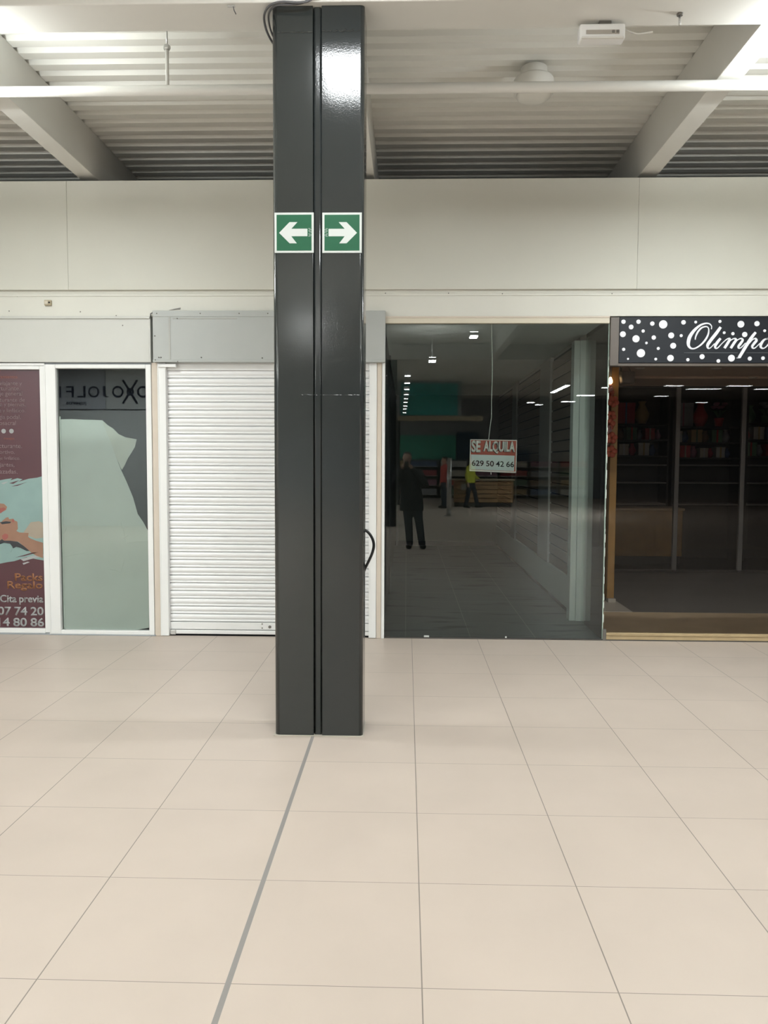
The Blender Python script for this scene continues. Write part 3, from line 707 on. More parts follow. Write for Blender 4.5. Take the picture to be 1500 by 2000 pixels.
# for rent sign hanging inside the glass
SY = 7.13
a = at(918.5, 858, SY); b = at(1010, 859.5, SY); c = at(1008, 924, SY); d = at(917, 920, SY)
t = thing('for_rent_sign', 'red and white for-rent notice with phone number hanging behind the glass', 'sign', ((a.x+b.x)/2, SY, d.z))
def inset(u, v):
    top = a.lerp(b, u); bot = d.lerp(c, u); q = top.lerp(bot, v); return (q.x, q.z)
MB().plate([(q.x, q.z) for q in (a, b, c, d)], SY, SY+0.003).build('sheet', M['sheet_letter'], t)
red_f = MB().plate([inset(.018, .025), inset(.982, .025), inset(.982, .955), inset(.018, .955)], SY-0.0008, SY+0.0001).build('red_field', M['red'], t)
white_f = MB().plate([inset(.025, .475), inset(.955, .475), inset(.955, .945), inset(.025, .945)], SY-0.0014, SY-0.0006).build('white_field', M['sheet'], t)
def on_sign(txt, u0, u1, v0, v1, mt, y, bold, name):
    mb = text_mb(txt, 0, 1, 0, 1, y, 0.0012, bold)
    for vtx in mb.bm.verts:
        q = inset(u0+(u1-u0)*vtx.co.x, v1+(v0-v1)*vtx.co.z); vtx.co.x, vtx.co.z = q[0], q[1]
    mb.build(name, mt, red_f if name != 'phone_number' else white_f)
on_sign('SE', .022, .215, .045, .415, M['ink'], SY-0.0022, 0.04, 'letter_shadow')
on_sign('ALQUILA', .272, .945, .055, .435, M['ink'], SY-0.0022, 0.04, 'letter_shadow')
on_sign('SE', .030, .225, .035, .405, M['sheet_letter'], SY-0.0036, 0.04, 'lettering')
on_sign('ALQUILA', .285, .960, .040, .425, M['sheet_letter'], SY-0.0036, 0.04, 'lettering')
on_sign('629 50 42 66', .045, .950, .655, .830, M['ink'], SY-0.0034, 0.012, 'phone_number')
cp = [at(px, py, SY) for px, py in ((960,622),(960.5,660),(961.5,700),(961.5,740),(960,780),(960,815),(957,835),(954.5,858))]
MB().tube(cp, 0.0035, 8).build('cord', M['cord'], t, True)
MB().tube([at(959, 920, SY-.004), at(959, 927, SY-.004)], 0.004, 8).build('tape_tab', M['cord'], t, True)

# ------------------------------------------------------------------ right shop with the script sign
OY = 7.05
def oz(x, y):
    """point of the sign board from the drawing grid"""
    px, py = 1170 + x/4.545, 600 + y/4.545
    return (1.874 + (px-1210)*0.00447, 2.901 - (py-620)*0.004467)
t = thing('shop_sign', 'dark slate shop sign with white script lettering and bubbles, top right', 'sign', (3.4, OY, 2.5))
MB().box(1.876, 5.2, OY, OY+0.05, 2.504, 2.905, 0.002, 1).build('board', M['olimpo_board'], t)
dots = [(218,129,20),(287,176,22),(352,129,20),(215,240,27),(395,212,15),(333,281,33),(427,318,12),(225,375,15),(380,409,38),(266,460,10),(475,146,20),(572,153,38),(491,270,20),(646,251,27),(735,253,14),(534,367,14),(666,343,27),(514,462,13),(645,453,30),(752,135,21),(860,133,13),(800,467,15),(926,440,23),(1072,478,17),(1075,127,14),(1116,227,13),(1193,236,15),(1261,152,31),(1298,243,24),(1403,147,24),(1473,210,13),(1187,453,31),(1350,457,19),(1467,453,17)]
dots += [(1580,150,30),(1640,260,20),(1700,140,16),(1720,380,32),(1600,450,22),(1800,220,26),(1850,430,18),(1900,130,20),(1960,320,34),(2040,200,16),(2060,450,24)]
for x, y, r in dots:
    q = oz(x, y); rr = r*0.00447/4.545*0.98
    MB().lathe((q[0], OY+0.0005, q[1]), [(rr, 0), (rr, -0.003), (rr*0.97, -0.004)], 'Y', 28).build('bubble', M['bubble'], t)
strokes = [
 [(530,205,14),(531,152,16),(492,112,20),(430,105,26),(340,135,34),(240,220,48),(165,330,60),(140,430,58),(152,500,42),(200,538,26),(270,530,24),(360,470,28),(430,390,32),(475,300,28),(485,220,20),(470,175,16),(430,160,20),(360,182,28),(300,250,30),(265,330,24),(258,385,14)],
 [(688,168,46),(620,270,54),(540,375,54),(482,460,52),(472,508,38),(492,534,24),(530,520,16),(592,452,13)],
 [(692,362,40),(640,430,48),(606,490,44),(612,530,28),(650,525,19),(720,450,13)],
 [(720,450,13),(800,378,18),(850,368,32),(832,420,46),(765,532,44)],
 [(800,470,13),(880,388,16),(936,366,26),(958,392,42),(928,442,46),(873,532,44)],
 [(910,470,13),(990,388,16),(1048,366,26),(1073,395,38),(1040,450,44),(1006,500,40),(1012,530,26),(1052,520,18),(1125,440,13)],
 [(1292,258,40),(1220,355,52),(1140,485,54),(1022,694,50)],
 [(978,701,10),(1012,699,14),(1046,699,10)],
 [(1180,460,13),(1240,388,18),(1290,366,28),(1308,400,44),(1272,450,44),(1242,498,40),(1252,530,26),(1292,525,18),(1372,448,13)],
 [(1512,366,20),(1445,385,32),(1394,455,46),(1386,508,38),(1422,535,24),(1472,515,18),(1532,440,24),(1546,392,28),(1512,362,20),(1470,372,14)],
]
def os_(x, y): return (1.874 + (1330+x/8.824-1210)*0.00447, 2.901 - (620+y/8.824-620)*0.004467)
lt = MB()
for i, s in enumerate(strokes):
    lt.ribbon([os_(x, y) + (w*0.00447/8.824,) for x, y, w in s], OY-0.006-0.0002*i, OY-0.0005)
lt.build('script_lettering', M['bubble'], t)
q0, q1 = oz(765, 405), oz(1800, 405)
MB().box(q0[0], q0[0]+0.47, OY-0.003, OY-0.0003, q0[1]-0.0015, q0[1]+0.0015).build('rule', M['rule'], t)
MB().box(q0[0]+0.545, q1[0], OY-0.003, OY-0.0003, q0[1]-0.0015, q0[1]+0.0015).build('rule', M['rule'], t)
struct(MB().box(1.80, 1.876, 7.056, 7.12, 2.48, 2.905, 0.002, 1).build('trim_6', M['brown_panel']))
struct(MB().box(1.80, 5.3, 7.062, 7.16, 2.478, 2.504, 0.002, 1).build('trim_7', M['brown_panel']))
# vestibule: soffit, floor, step, side wall
struct(MB().box(1.80, 6.6, 7.13, 11.3, 2.70, 2.76).build('ceiling_vestibule', M['soffit']))
struct(MB().box(1.80, 6.6, 7.13, 7.16, 2.50, 2.70).build('trim_8', M['brown_panel']))
for i, y in enumerate((8.75, 9.9)):
    struct(MB().box(2.2, 6.6, y, y+0.05, 2.67, 2.70, 0.006).build('trim_%d' % (9+i), M['soffit']))
t = thing('wooden_step', 'golden brown wooden threshold step in front of the script-sign shop', 'step', (3.4, 7.5, 0))
MB().box(1.826, 6.6, 7.10, 8.12, 0.002, 0.066, 0.003).build('tread', M['wood'], t)
MB().box(1.826, 6.6, 7.072, 7.105, 0.046, 0.072, 0.004).build('nosing', M['wood_light'], t)
MB().box(1.826, 6.6, 7.080, 7.10, 0.010, 0.046).build('riser', M['wood_light'], t)
MB().box(1.826, 6.6, 7.078, 7.10, 0.0, 0.0102).build('kick_strip', M['shelf_dark'], t)
struct(MB().box(2.365, 6.6, 8.12, 11.25, -0.05, 0.068).build('floor_vestibule', M['stone_grey']))
struct(MB().box(1.89, 2.365, 8.12, 11.25, -0.05, 0.0705, 0.002).build('floor_vestibule_edge', M['stone_pale']))
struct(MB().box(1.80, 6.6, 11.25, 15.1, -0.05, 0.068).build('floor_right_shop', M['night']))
tag(MB().box(2.235, 2.312, 8.66, 8.76, 0.115, 2.698, 0.004).build('wooden_post', M['wood_post']), 'amber wooden post just right of the glass corner', 'post')
tag(MB().box(2.245, 2.33, 8.64, 8.78, 0.0705, 0.115, 0.006).build('post_base', M['stone_pale']), 'pale block under the amber wooden post', 'block')
struct(MB().box(1.89, 2.24, 8.76, 8.80, 0.07, 2.70).build('wall_vestibule_left', M['shop_grey']))
struct(MB().box(2.24, 2.30, 8.80, 15.1, 0.0, 2.70).build('wall_right_shop_left', M['brown_panel']))
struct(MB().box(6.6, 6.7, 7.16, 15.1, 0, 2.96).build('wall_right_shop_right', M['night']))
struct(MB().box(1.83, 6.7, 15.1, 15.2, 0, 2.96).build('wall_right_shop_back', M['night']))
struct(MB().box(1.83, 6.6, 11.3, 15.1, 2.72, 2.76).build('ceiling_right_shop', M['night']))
win = setting('window_4', (4.0, 7.12, 0))
MB().box(1.83, 6.6, 7.112, 7.120, 0.066, 2.50).build('glass', M['glass_low'], win)
# glazed sliding doors at the back of the vestibule
dr = setting('door_1', (4.3, 11.2, 0.07))
for xm in (2.32, 2.92, 3.827, 4.747, 5.67, 6.55):
    MB().box(xm-0.03, xm+0.03, 11.17, 11.23, 0.07, 2.70, 0.004).build('mullion', M['mullion'], dr)
MB().box(2.31, 6.6, 11.17, 11.23, 2.68, 2.70).build('head_rail', M['shelf_dark'], dr)
MB().box(2.31, 6.6, 11.17, 11.23, 0.07, 0.10, 0.003).build('bottom_rail', M['shelf_dark'], dr)
MB().box(2.31, 6.6, 11.196, 11.202, 0.09, 2.69).build('glass', M['glass_low'], dr)
# floodlight and warm bulb under the soffit
p = at(1224, 737, 8.4)
t = thing('floodlight', 'dark boxy floodlight on a bracket under the script-sign soffit', 'light', (p.x, 8.4, 2.6))
fb = MB().box(p.x-0.072, p.x+0.072, 8.34, 8.46, p.z-0.065, p.z+0.058, 0.012, 3)
for vv in fb.bm.verts:
    if vv.co.z < p.z: vv.co.x = p.x + (vv.co.x-p.x)*0.88 + 0.008
smooth_angle(fb.build('housing', M['flood'], t), 50)
MB().tube([(p.x-0.06, 8.40, p.z+0.05), (p.x-0.06, 8.40, 2.70)], 0.008, 8).build('bracket', M['shelf_dark'], t, True)
MB().tube([(p.x+0.05, 8.42, p.z+0.05), (p.x+0.0, 8.42, 2.69), (p.x-0.05, 8.42, 2.70)], 0.004, 6).build('lead', M['shelf_dark'], t, True)
p = at(1199, 745, 8.55)
t = thing('warm_bulb', 'small warm lit bulb beside the floodlight, close to the glass corner', 'light', (p.x, 8.55, p.z))
MB().lathe((p.x-0.03, 8.58, p.z), [(0.008, 0.05), (0.014, 0.04), (0.024, 0.01), (0.024, -0.01), (0.012, -0.025)], 'Z', 16).build('bulb', M['warm_bulb'], t, True)
MB().tube([(p.x-0.03, 8.58, p.z+0.05), (p.x-0.03, 8.58, 2.70)], 0.012, 10).build('socket', M['lens_dim'], t, True)
for px, py, lb in ((1250, 719, 'round unlit downlight in the brown soffit nearest the glass corner'), (1399, 720, 'round unlit downlight in the brown soffit under the script lettering'), (1470, 738, 'oval unlit lamp in the brown soffit at the right edge')):
    d_ = at(px, py, 9.2); 
    dd = FWD + RGT*((px-750)/FPX) + UPV*((1000-py)/FPX); k = (2.68-EYE)/dd.z; q = Vector((0, 0, EYE)) + dd*k
    t = thing('downlight', lb, 'light', (q.x, q.y, 2.69))
    MB().lathe((q.x, q.y, 2.70), [(0.075, 0), (0.08, -0.006), (0.062, -0.012)], 'Z', 28).build('ring', M['soffit'], t, True)
    MB().lathe((q.x, q.y, 2.69), [(0.058, 0), (0.05, -0.016), (0.02, -0.024)], 'Z', 24).build('lens', M['lens_dim'], t, True)

# dark shelving and goods inside the closed shop
GC = [(0.45,0.04,0.04),(0.40,0.05,0.07),(0.45,0.33,0.16),(0.30,0.30,0.32),(0.50,0.46,0.38),(0.10,0.16,0.30),(0.12,0.22,0.13),(0.34,0.14,0.20),(0.55,0.55,0.52),(0.25,0.16,0.10)]
GM = [mat('goods_colour', c+(1,), 0.5) for c in GC]
CN = ['red', 'crimson', 'ochre', 'grey', 'cream', 'blue', 'green', 'plum', 'white', 'brown']
def shelf_unit(x0, x1, label, boards):
    t = thing('shelving_unit', label, 'shelf', ((x0+x1)/2, 12.7, 0.07))
    for x in (x0, x1-0.03): MB().box(x, x+0.03, 12.5, 12.95, 0.068, 2.66, 0.003).build('side_panel', M['shelf_dark'], t)
    MB().box(x0+0.03, x1-0.03, 12.92, 12.95, 0.07, 2.66).build('back_panel', M['shelf_dark'], t)
    for z in boards: MB().box(x0+0.03, x1-0.03, 12.5, 12.92, z-0.025, z, 0.003).build('shelf_board', M['mullion'] if z < 1.7 else M['shelf_dark'], t)
    return boards
def goods(x, y, z, kind, ci, h, where):
    mt = GM[ci]; n = CN[ci]
    if kind == 0:
        t = thing('gift_box', '%s gift box %s' % (n, where), 'box', (x, y, z), 'gift boxes in the dark shop')
        w = h*0.42
        MB().box(x-w, x+w, y-0.09, y+0.09, z, z+h*0.8, 0.004).build('box_body', mt, t)
        MB().box(x-w-0.004, x+w+0.004, y-0.094, y+0.094, z+h*0.8, z+h, 0.003).build('lid', mt, t)
        MB().box(x-0.012, x+0.012, y-0.096, y+0.096, z+0.002, z+h+0.002).build('band', GM[(ci+4) % 10], t)
    elif kind == 1:
        t = thing('vase', '%s vase %s' % (n, where), 'vase', (x, y, z), 'vases in the dark shop')
        MB().lathe((x, y, z), [(h*.16, 0), (h*.30, h*.3), (h*.32, h*.45), (h*.18, h*.75), (h*.12, h*.88), (h*.18, h)], 'Z', 20).build('vessel', mt, t, True)
    else:
        t = thing('flower_bunch', 'bunch of %s artificial flowers %s' % (n, where), 'flowers', (x, y, z), 'artificial flowers in the dark shop')
        MB().lathe((x, y, z), [(h*.14, 0), (h*.18, h*.32), (h*.20, h*.36)], 'Z', 14).build('pot', GM[(ci+3) % 10], t, True)
        lf = MB()
        for k in range(7):
            a = k*0.9; lf.tube([(x, y, z+h*.3), (x+h*.16*math.cos(a), y+h*.16*math.sin(a), z+h*.62), (x+h*.3*math.cos(a), y+h*.3*math.sin(a), z+h*.66)], .01, 6, radii=[.006, .018, .002])
        lf.build('leaves', GM[6], t, True)
        for k in range(6):
            a = k*1.05+ci; r = h*(0.20 if k else 0); c = (x+r*math.cos(a), y+r*math.sin(a), z+h*(.78+.12*(k % 2)))
            MB().lathe(c, [(.012, -.02), (.04, -.005), (.05, .015), (.036, .03), (.014, .024)], 'Z', 9).build('blossom', mt, t, True)
units = [(3.05, 4.15, 'dark shelving unit at the left behind the glazed doors'), (4.2, 5.3, 'dark shelving unit in the middle behind the glazed doors'), (5.35, 6.45, 'dark shelving unit at the right behind the glazed doors')]
names = ['left shelving', 'middle shelving', 'right shelving']
lv = ['on top shelf', 'on second shelf', 'on third shelf']
rows = [((2.24, 0.40), (1.99, 0.21), (1.74, 0.21)), ((2.20, 0.44), (1.95, 0.21), (1.71, 0.20)), ((2.26, 0.38), (2.0, 0.22), (1.74, 0.22))]
ordn = ['first', 'second', 'third', 'fourth', 'fifth', 'sixth', 'seventh', 'eighth', 'ninth', 'tenth', 'eleventh']
for ui, (x0, x1, lb) in enumerate(units):
    shelf_unit(x0, x1, lb, [r[0] for r in rows[ui]] + [1.60, 1.32, 0.98])
    for si, (z, hmax) in enumerate(rows[ui]):
        x = x0+0.035; k = 0
        while True:
            ci = (ui*3 + si*5 + k*7) % 10
            if si == 0 and ui == 0: ci = (0, 1, 2, 0, 4, 1)[k % 6]
            kind = (2, 0, 1)[(k + ui) % 3] if si == 0 else (k + si + ui) % 2
            h = hmax*(0.72+0.26*random.random()); w = h*(0.86, 0.66, 0.82)[kind]
            if x+w > x1-0.035: break
            goods(x+w/2, 12.70, z, kind, ci, h, '%s in %s, %s from left' % (lv[si], names[ui], ordn[k]))
            x += w + 0.012; k += 1
t = thing('shop_counter', 'orange-brown wooden counter in the dark shop behind the glazed doors', 'counter', (3.7, 12.1, 0.07))
MB().box(3.18, 4.2, 11.95, 12.40, 0.20, 0.90, 0.004).build('front_panel', M['wood_post'], t)
MB().box(3.16, 4.22, 11.92, 12.42, 0.90, 0.935, 0.004).build('worktop', M['wood'], t)
MB().box(3.2, 4.18, 12.0, 12.38, 0.068, 0.20).build('plinth', M['night'], t)
# red garland at the glass corner
t = thing('flower_garland', 'hanging garland of pink and red artificial flowers beside the glass corner', 'flowers', (2.1, 8.6, 2.2))
MB().tube([(2.03, 8.70, 2.70), (2.05, 8.66, 2.4), (2.10, 8.62, 2.1), (2.08, 8.64, 1.7)], 0.006, 6).build('stem', GM[6], t, True)
PK = [mat('petal_pink', (0.40, 0.20, 0.20, 1), 0.6), mat('petal_red', (0.55, 0.13, 0.08, 1), 0.6), mat('petal_pale', (0.42, 0.36, 0.34, 1), 0.6)]
for k in range(26):
    zz = 2.46 - 0.030*k; xx = 2.06 + 0.18*math.sin(k*2.4); yy = 8.62 + 0.05*math.cos(k*1.7)
    r = 0.045 + 0.02*random.random(); bl = MB()
    for j in range(5):
        a = j*2*PI/5 + k; c = (xx+r*.62*math.cos(a), yy-0.01, zz+r*.62*math.sin(a))
        bl.lathe(c, [(r*.2, .015), (r*.55, .004), (r*.5, -.012), (r*.15, -.02)], 'Y', 9)
    bl.build('blossom', PK[1] if xx > 2.2 else PK[(k % 3) if k % 3 != 1 else 0], t, True)

# ------------------------------------------------------------------ lamps
def lamp(x, y, z, sx, sy_, power, label, group=None, rods=True, up=0.0):
    t = thing('ceiling_lamp', label, 'lamp', (x, y, z), group)
    MB().box(x-sx/2-0.012, x+sx/2+0.012, y-sy_/2-0.012, y+sy_/2+0.012, z+0.004, z+0.055, 0.004).build('housing', M['lamp_white'], t)
    MB().box(x-sx/2, x+sx/2, y-sy_/2, y+sy_/2, z-0.004, z+0.006).build('diffuser', M['diffuser'], t)
    if rods:
        for s in (-1, 1):
            a = (x+s*sx*0.4, y) if sx > sy_ else (x, y+s*sy_*0.4)
            MB().tube([(a[0], a[1], z+0.05), (a[0], a[1], 4.585)], 0.004, 6).build('suspension_rod', M['lamp_white'], t)
    if power: area_light('lamp_light', (0, 0, -0.012), sx, sy_, power, t)
    if up:
        MB().box(x-sx/2, x+sx/2, y-sy_/2, y+sy_/2, z+0.056, z+0.066).build('added_upper_glow', M['diffuser'], t)  # glowing top sheet added so the deck gets more light
        area_light('added_uplight', (0, 0, 0.075), sx, sy_, up, t, rot=(PI, 0, 0))  # upward light added to brighten the deck overhead
    return t
lamp(-2.98, 4.80, 3.86, 0.60, 0.10, LAMP_POWER*0.55, 'hanging lamp just beyond the left edge of the picture', up=UP_POWER)
lamp(2.62, 4.80, 3.86, 0.60, 0.10, LAMP_POWER, 'hanging lamp just beyond the right edge of the picture', up=UP_POWER)
lamp(-0.345, 3.40, 4.30, 0.50, 0.56, PANEL_POWER, 'square light panel above and in front of the dark pillar')
lamp(1.15, 0.41, 3.80, 0.13, 0.26, HALL_POWER*0.5, 'small hanging lamp over the photographer', up=HALL_POWER*1.1)
lamp(0.54, -2.88, 3.80, 0.15, 0.30, HALL_POWER*0.5, 'small hanging lamp behind the photographer', up=HALL_POWER*1.2)
lamp(-1.62, -3.75, 3.80, 0.13, 0.30, HALL_POWER*0.6, 'small hanging lamp left of the photographer', up=HALL_POWER*0.4)
lamp(-4.2, 0.6, 3.80, 0.16, 0.6, HALL_POWER, 'hanging lamp over the left of the hall', up=HALL_POWER*2.0)
lamp(4.2, 0.6, 3.80, 0.16, 0.6, HALL_POWER, 'hanging lamp over the right of the hall', up=HALL_POWER*2.0)
lamp(-7.5, -2.2, 3.80, 0.16, 0.9, HALL_POWER*8, 'unseen added lamp lighting the grey shop opposite')  # unseen, made strong to light the name board mirrored in the window
lamp(-4.4, -4.0, 3.80, 0.16, 0.9, HALL_POWER*5, 'unseen added lamp over the hall between the second pillar and the grey shop', up=HALL_POWER*6)  # unseen strong lamp, added to brighten the hall and its deck
lamp(-5.4, -10.5, 3.80, 0.16, 0.9, HALL_POWER*10, 'unseen added lamp before the supermarket, left of the pillars', up=HALL_POWER*3)  # added out of view to brighten the supermarket front
lamp(-5.5, -18.0, 3.80, 0.16, 0.9, HALL_POWER*14, 'unseen added lamp inside the supermarket, left of the teal panel')  # added out of view to brighten the supermarket interior
# row seen mirrored in the glass
for i, py in enumerate((736, 750, 762, 772, 780, 787, 794, 800, 807)):
    D = FPX*(3.3-EYE)/(903-py); x = (795-i*0.7-794.1)/FPX*D
    lamp(x, 2*WY-D, 3.3, 0.11, 0.16, 0, 'small lamp in the row leading to the supermarket', 'row of lamps to the supermarket', rods=False)
for xa, xb, py in ((1026,1040,787),(1042,1055,791),(1092,1118,785),(1121,1154,773),(1170,1186,758),(1271,1295,774),(1333,1394,760),(1461,1520,760),(1350,1370,786),(1290,1323,754),(1410,1453,754)):
    D = FPX*(3.85-EYE)/(903-py); xl, xr = (xa-794)/FPX*D, (xb-794)/FPX*D
    lamp((xl+xr)/2, 2*WY-D, 3.85, xr-xl, 0.25, 0, 'long lamp over the supermarket', 'lamps over the supermarket', rods=False)
lamp(4.62, -9.8, 3.85, 0.12, 2.4, HALL_POWER*12, 'long lamp over the supermarket aisle', 'lamps over the supermarket', rods=False)

# ------------------------------------------------------------------ the other side of the hall (seen in the glass)
def pm(px, py, D): return at(px, py, D)
sY = 2*WY-28.0
t = thing('supermarket_fascia', 'supermarket fascia with a teal panel opposite the shops', 'sign', (0.8, sY, 3.2))
MB().box(-6.0, 1.95, sY-0.1, sY, 3.28, 4.50).build('board', M['mall_grey'], t)
MB().box(-0.22, 1.80, sY, sY+0.03, 3.30, 4.42, 0.004).build('teal_panel', M['teal'], t)
MB().box(-6.0, 2.7, sY-0.12, sY+0.05, 3.10, 3.27, 0.005).build('lower_beam', M['olive'], t)
bY = 2*WY-36.0
struct(MB().box(-10, 26, bY-0.1, bY, 0, 4.53).build('wall_supermarket', M['mall_grey']))
tag(MB().box(-0.4, 2.25, bY+0.02, bY+0.07, 1.75, 2.85).build('green_panel', M['teal_light']), 'green panel on the supermarket back wall', 'panel')
tag(MB().box(2.3, 3.3, bY+0.02, bY+0.07, 1.75, 3.0).build('blue_panel', M['navy_panel']), 'dark blue panel on the supermarket back wall', 'panel')
tag(MB().box(4.5, 5.6, bY+0.2, bY+0.25, 1.0, 2.2).build('blue_panel', M['navy_panel']), 'blue panel at the right of the supermarket back wall', 'panel')
for i in range(7):
    x0 = -1.2 + i*1.35; t = thing('supermarket_shelf', 'supermarket shelf along the back wall', 'shelf', (x0, bY+0.5, 0), 'supermarket shelves')
    MB().box(x0, x0+1.25, bY+0.35, bY+0.4, 0.0, 1.7).build('back_panel', M['shelf_dark'], t)
    for k in range(4):
        MB().box(x0, x0+1.25, bY+0.4, bY+0.8, 0.15+0.42*k, 0.18+0.42*k).build('shelf_board', M['steel'], t)
        MB().box(x0+0.04, x0+1.21, bY+0.42, bY+0.75, 0.18+0.42*k, 0.42+0.42*k).build('goods_row', GM[(i*3+k*4) % 10], t)
t = thing('checkout_counter', 'wooden slatted checkout counter at the supermarket', 'counter', (2.6, 2*WY-29, 0))
for k in range(5): MB().box(1.75, 3.9, 2*WY-29.0, 2*WY-28.6, 0.16+0.16*k, 0.30+0.16*k, 0.006).build('front_board', M['shelfwood'], t)
MB().box(1.7, 3.95, 2*WY-29.2, 2*WY-28.5, 0.96, 1.02, 0.006).build('worktop', M['olive'], t)
MB().box(1.78, 3.88, 2*WY-28.98, 2*WY-28.64, 0, 0.16).build('plinth', M['shelf_dark'], t)
MB().box(2.0, 2.4, 2*WY-28.55, 2*WY-28.5, 0.62, 0.84).build('notice', M['sign_white'], t)
D = 23.5; p = at(877, 986, D)
t = thing('steel_post', 'slim steel post in the hall before the supermarket', 'post', (p.x, 2*WY-D, 0))
MB().tube([(p.x, 2*WY-D, 0.02), (p.x, 2*WY-D, 1.75)], 0.07, 14).build('shaft', M['steel'], t, True)
MB().lathe((p.x, 2*WY-D, 0), [(0.16, 0), (0.16, 0.015), (0.08, 0.03)], 'Z', 20).build('foot', M['steel'], t)
# grey shop opposite with its name board
jD = 19.0; jY = 2*WY-jD
struct(MB().box(-13.5, -5.2, jY-3.0, jY-0.06, 0, 4.5).build('wall_opposite', M['mall_grey']))
t = thing('opposite_sign', 'grey name board of the jewellery shop opposite', 'sign', (-7.5, jY, 2.9))
xm = pm(205, 760, jD).x
z_lo = pm(200, 799, jD).z
MB().box(xm, -5.2, jY-0.06, jY, z_lo, 4.45, 0.004).build('board', M['mall_board'], t)
MB().box(-13.5, xm-0.01, jY-0.06, jY-0.005, z_lo, 4.45, 0.004).build('board', M['mall_board2'], t)
MB().box(-13.5, -5.2, jY-0.06, jY-0.01, 0.0, z_lo-0.03, 0.004).build('lower_board', M['mall_board'], t)
def jtext(s, pxa, pxb, pya, pyb, bold=0.0):
    A, B = pm(pxa, pya, jD), pm(pxb, pyb, jD)
    text_mb(s, A.x, B.x, B.z, A.z, jY+0.001, 0.02, bold, mirror=True).build('lettering', M['navy'], t)
for s, a, b in (('J', 200, 211), ('O', 171, 193), ('L', 150, 166), ('F', 128, 143), ('I', 114, 118)): jtext(s, a, b, 754, 776)
jtext('joyeros', 128, 168, 783, 792)
def ring(px, r):
    c = pm(px, 765, jD); pts = [(c.x+r*math.cos(a*PI/12), jY+0.012, c.z+r*math.sin(a*PI/12)) for a in range(25)]
    MB().tube(pts, 0.024, 8).build('logo_ring', M['navy'], t, True)
ring(229, 0.12); ring(278, 0.12); ring(253.5, 0.07)
for (a, b) in (((239,742),(267,788)), ((267,742),(239,788))):
    A, B = pm(*a, jD), pm(*b, jD); MB().tube([(A.x, jY+0.012, A.z), (B.x, jY+0.012, B.z)], 0.026, 8).build('logo_bar', M['navy'], t, True)

# ------------------------------------------------------------------ people (seen mirrored in the glass)
def blob(name, mb, mt, parent, voxel=0.012, it=6):
    """fuse the overlapping limbs of a figure or garment into one continuous surface"""
    bmesh.ops.recalc_face_normals(mb.bm, faces=mb.bm.faces[:])
    me = bpy.data.meshes.new(name); mb.bm.to_mesh(me); mb.bm.free()
    ob = bpy.data.objects.new(name, me); COL.objects.link(ob)
    r = ob.modifiers.new('r', 'REMESH'); r.mode = 'VOXEL'; r.voxel_size = voxel
    sm = ob.modifiers.new('s', 'SMOOTH'); sm.iterations = it; sm.factor = 0.5
    dg = bpy.context.evaluated_depsgraph_get(); dg.update()
    nm = bpy.data.meshes.new_from_object(ob.evaluated_get(dg)); nm.name = name
    bpy.data.objects.remove(ob); bpy.data.meshes.remove(me)
    for f in nm.polygons: f.use_smooth = True
    nm.materials.clear(); nm.materials.append(mt)
    o = bpy.data.objects.new(name, nm); COL.objects.link(o); o.parent = parent; return o

def loft(mb, rings, seg=28):
    """closed body of horizontal ellipses: (x, y, z, rx, ry)"""
    b = bmesh.new(); R_ = []
    for x, y, z, rx, ry in rings:
        R_.append([b.verts.new((x+rx*math.cos(2*PI*k/seg), y+ry*math.sin(2*PI*k/seg), z)) for k in range(seg)])
    for a, c in zip(R_, R_[1:]):
        for k in range(seg): b.faces.new((a[k], a[(k+1) % seg], c[(k+1) % seg], c[k]))
    b.faces.new(R_[0][::-1]); b.faces.new(R_[-1]); mb.merge(b); return mb

def limb(mb, pts, radii, n=5):
    P = [Vector(p) for p in pts]; out = []; rr = []
    for i in range(len(P)-1):
        for k in range(n):
            u = k/n; out.append(P[i].lerp(P[i+1], u)); rr.append(radii[i]*(1-u)+radii[i+1]*u)
    out.append(P[-1]); rr.append(radii[-1])
    d0 = (out[0]-out[1]).normalized(); d1 = (out[-1]-out[-2]).normalized()
    out = [out[0]+d0*rr[0]*.8, out[0]+d0*rr[0]*.5] + out + [out[-1]+d1*rr[-1]*.5, out[-1]+d1*rr[-1]*.8]
    rr = [rr[0]*.4, rr[0]*.8] + rr + [rr[-1]*.8, rr[-1]*.4]
    return mb.tube(out, 0, 14, radii=rr)

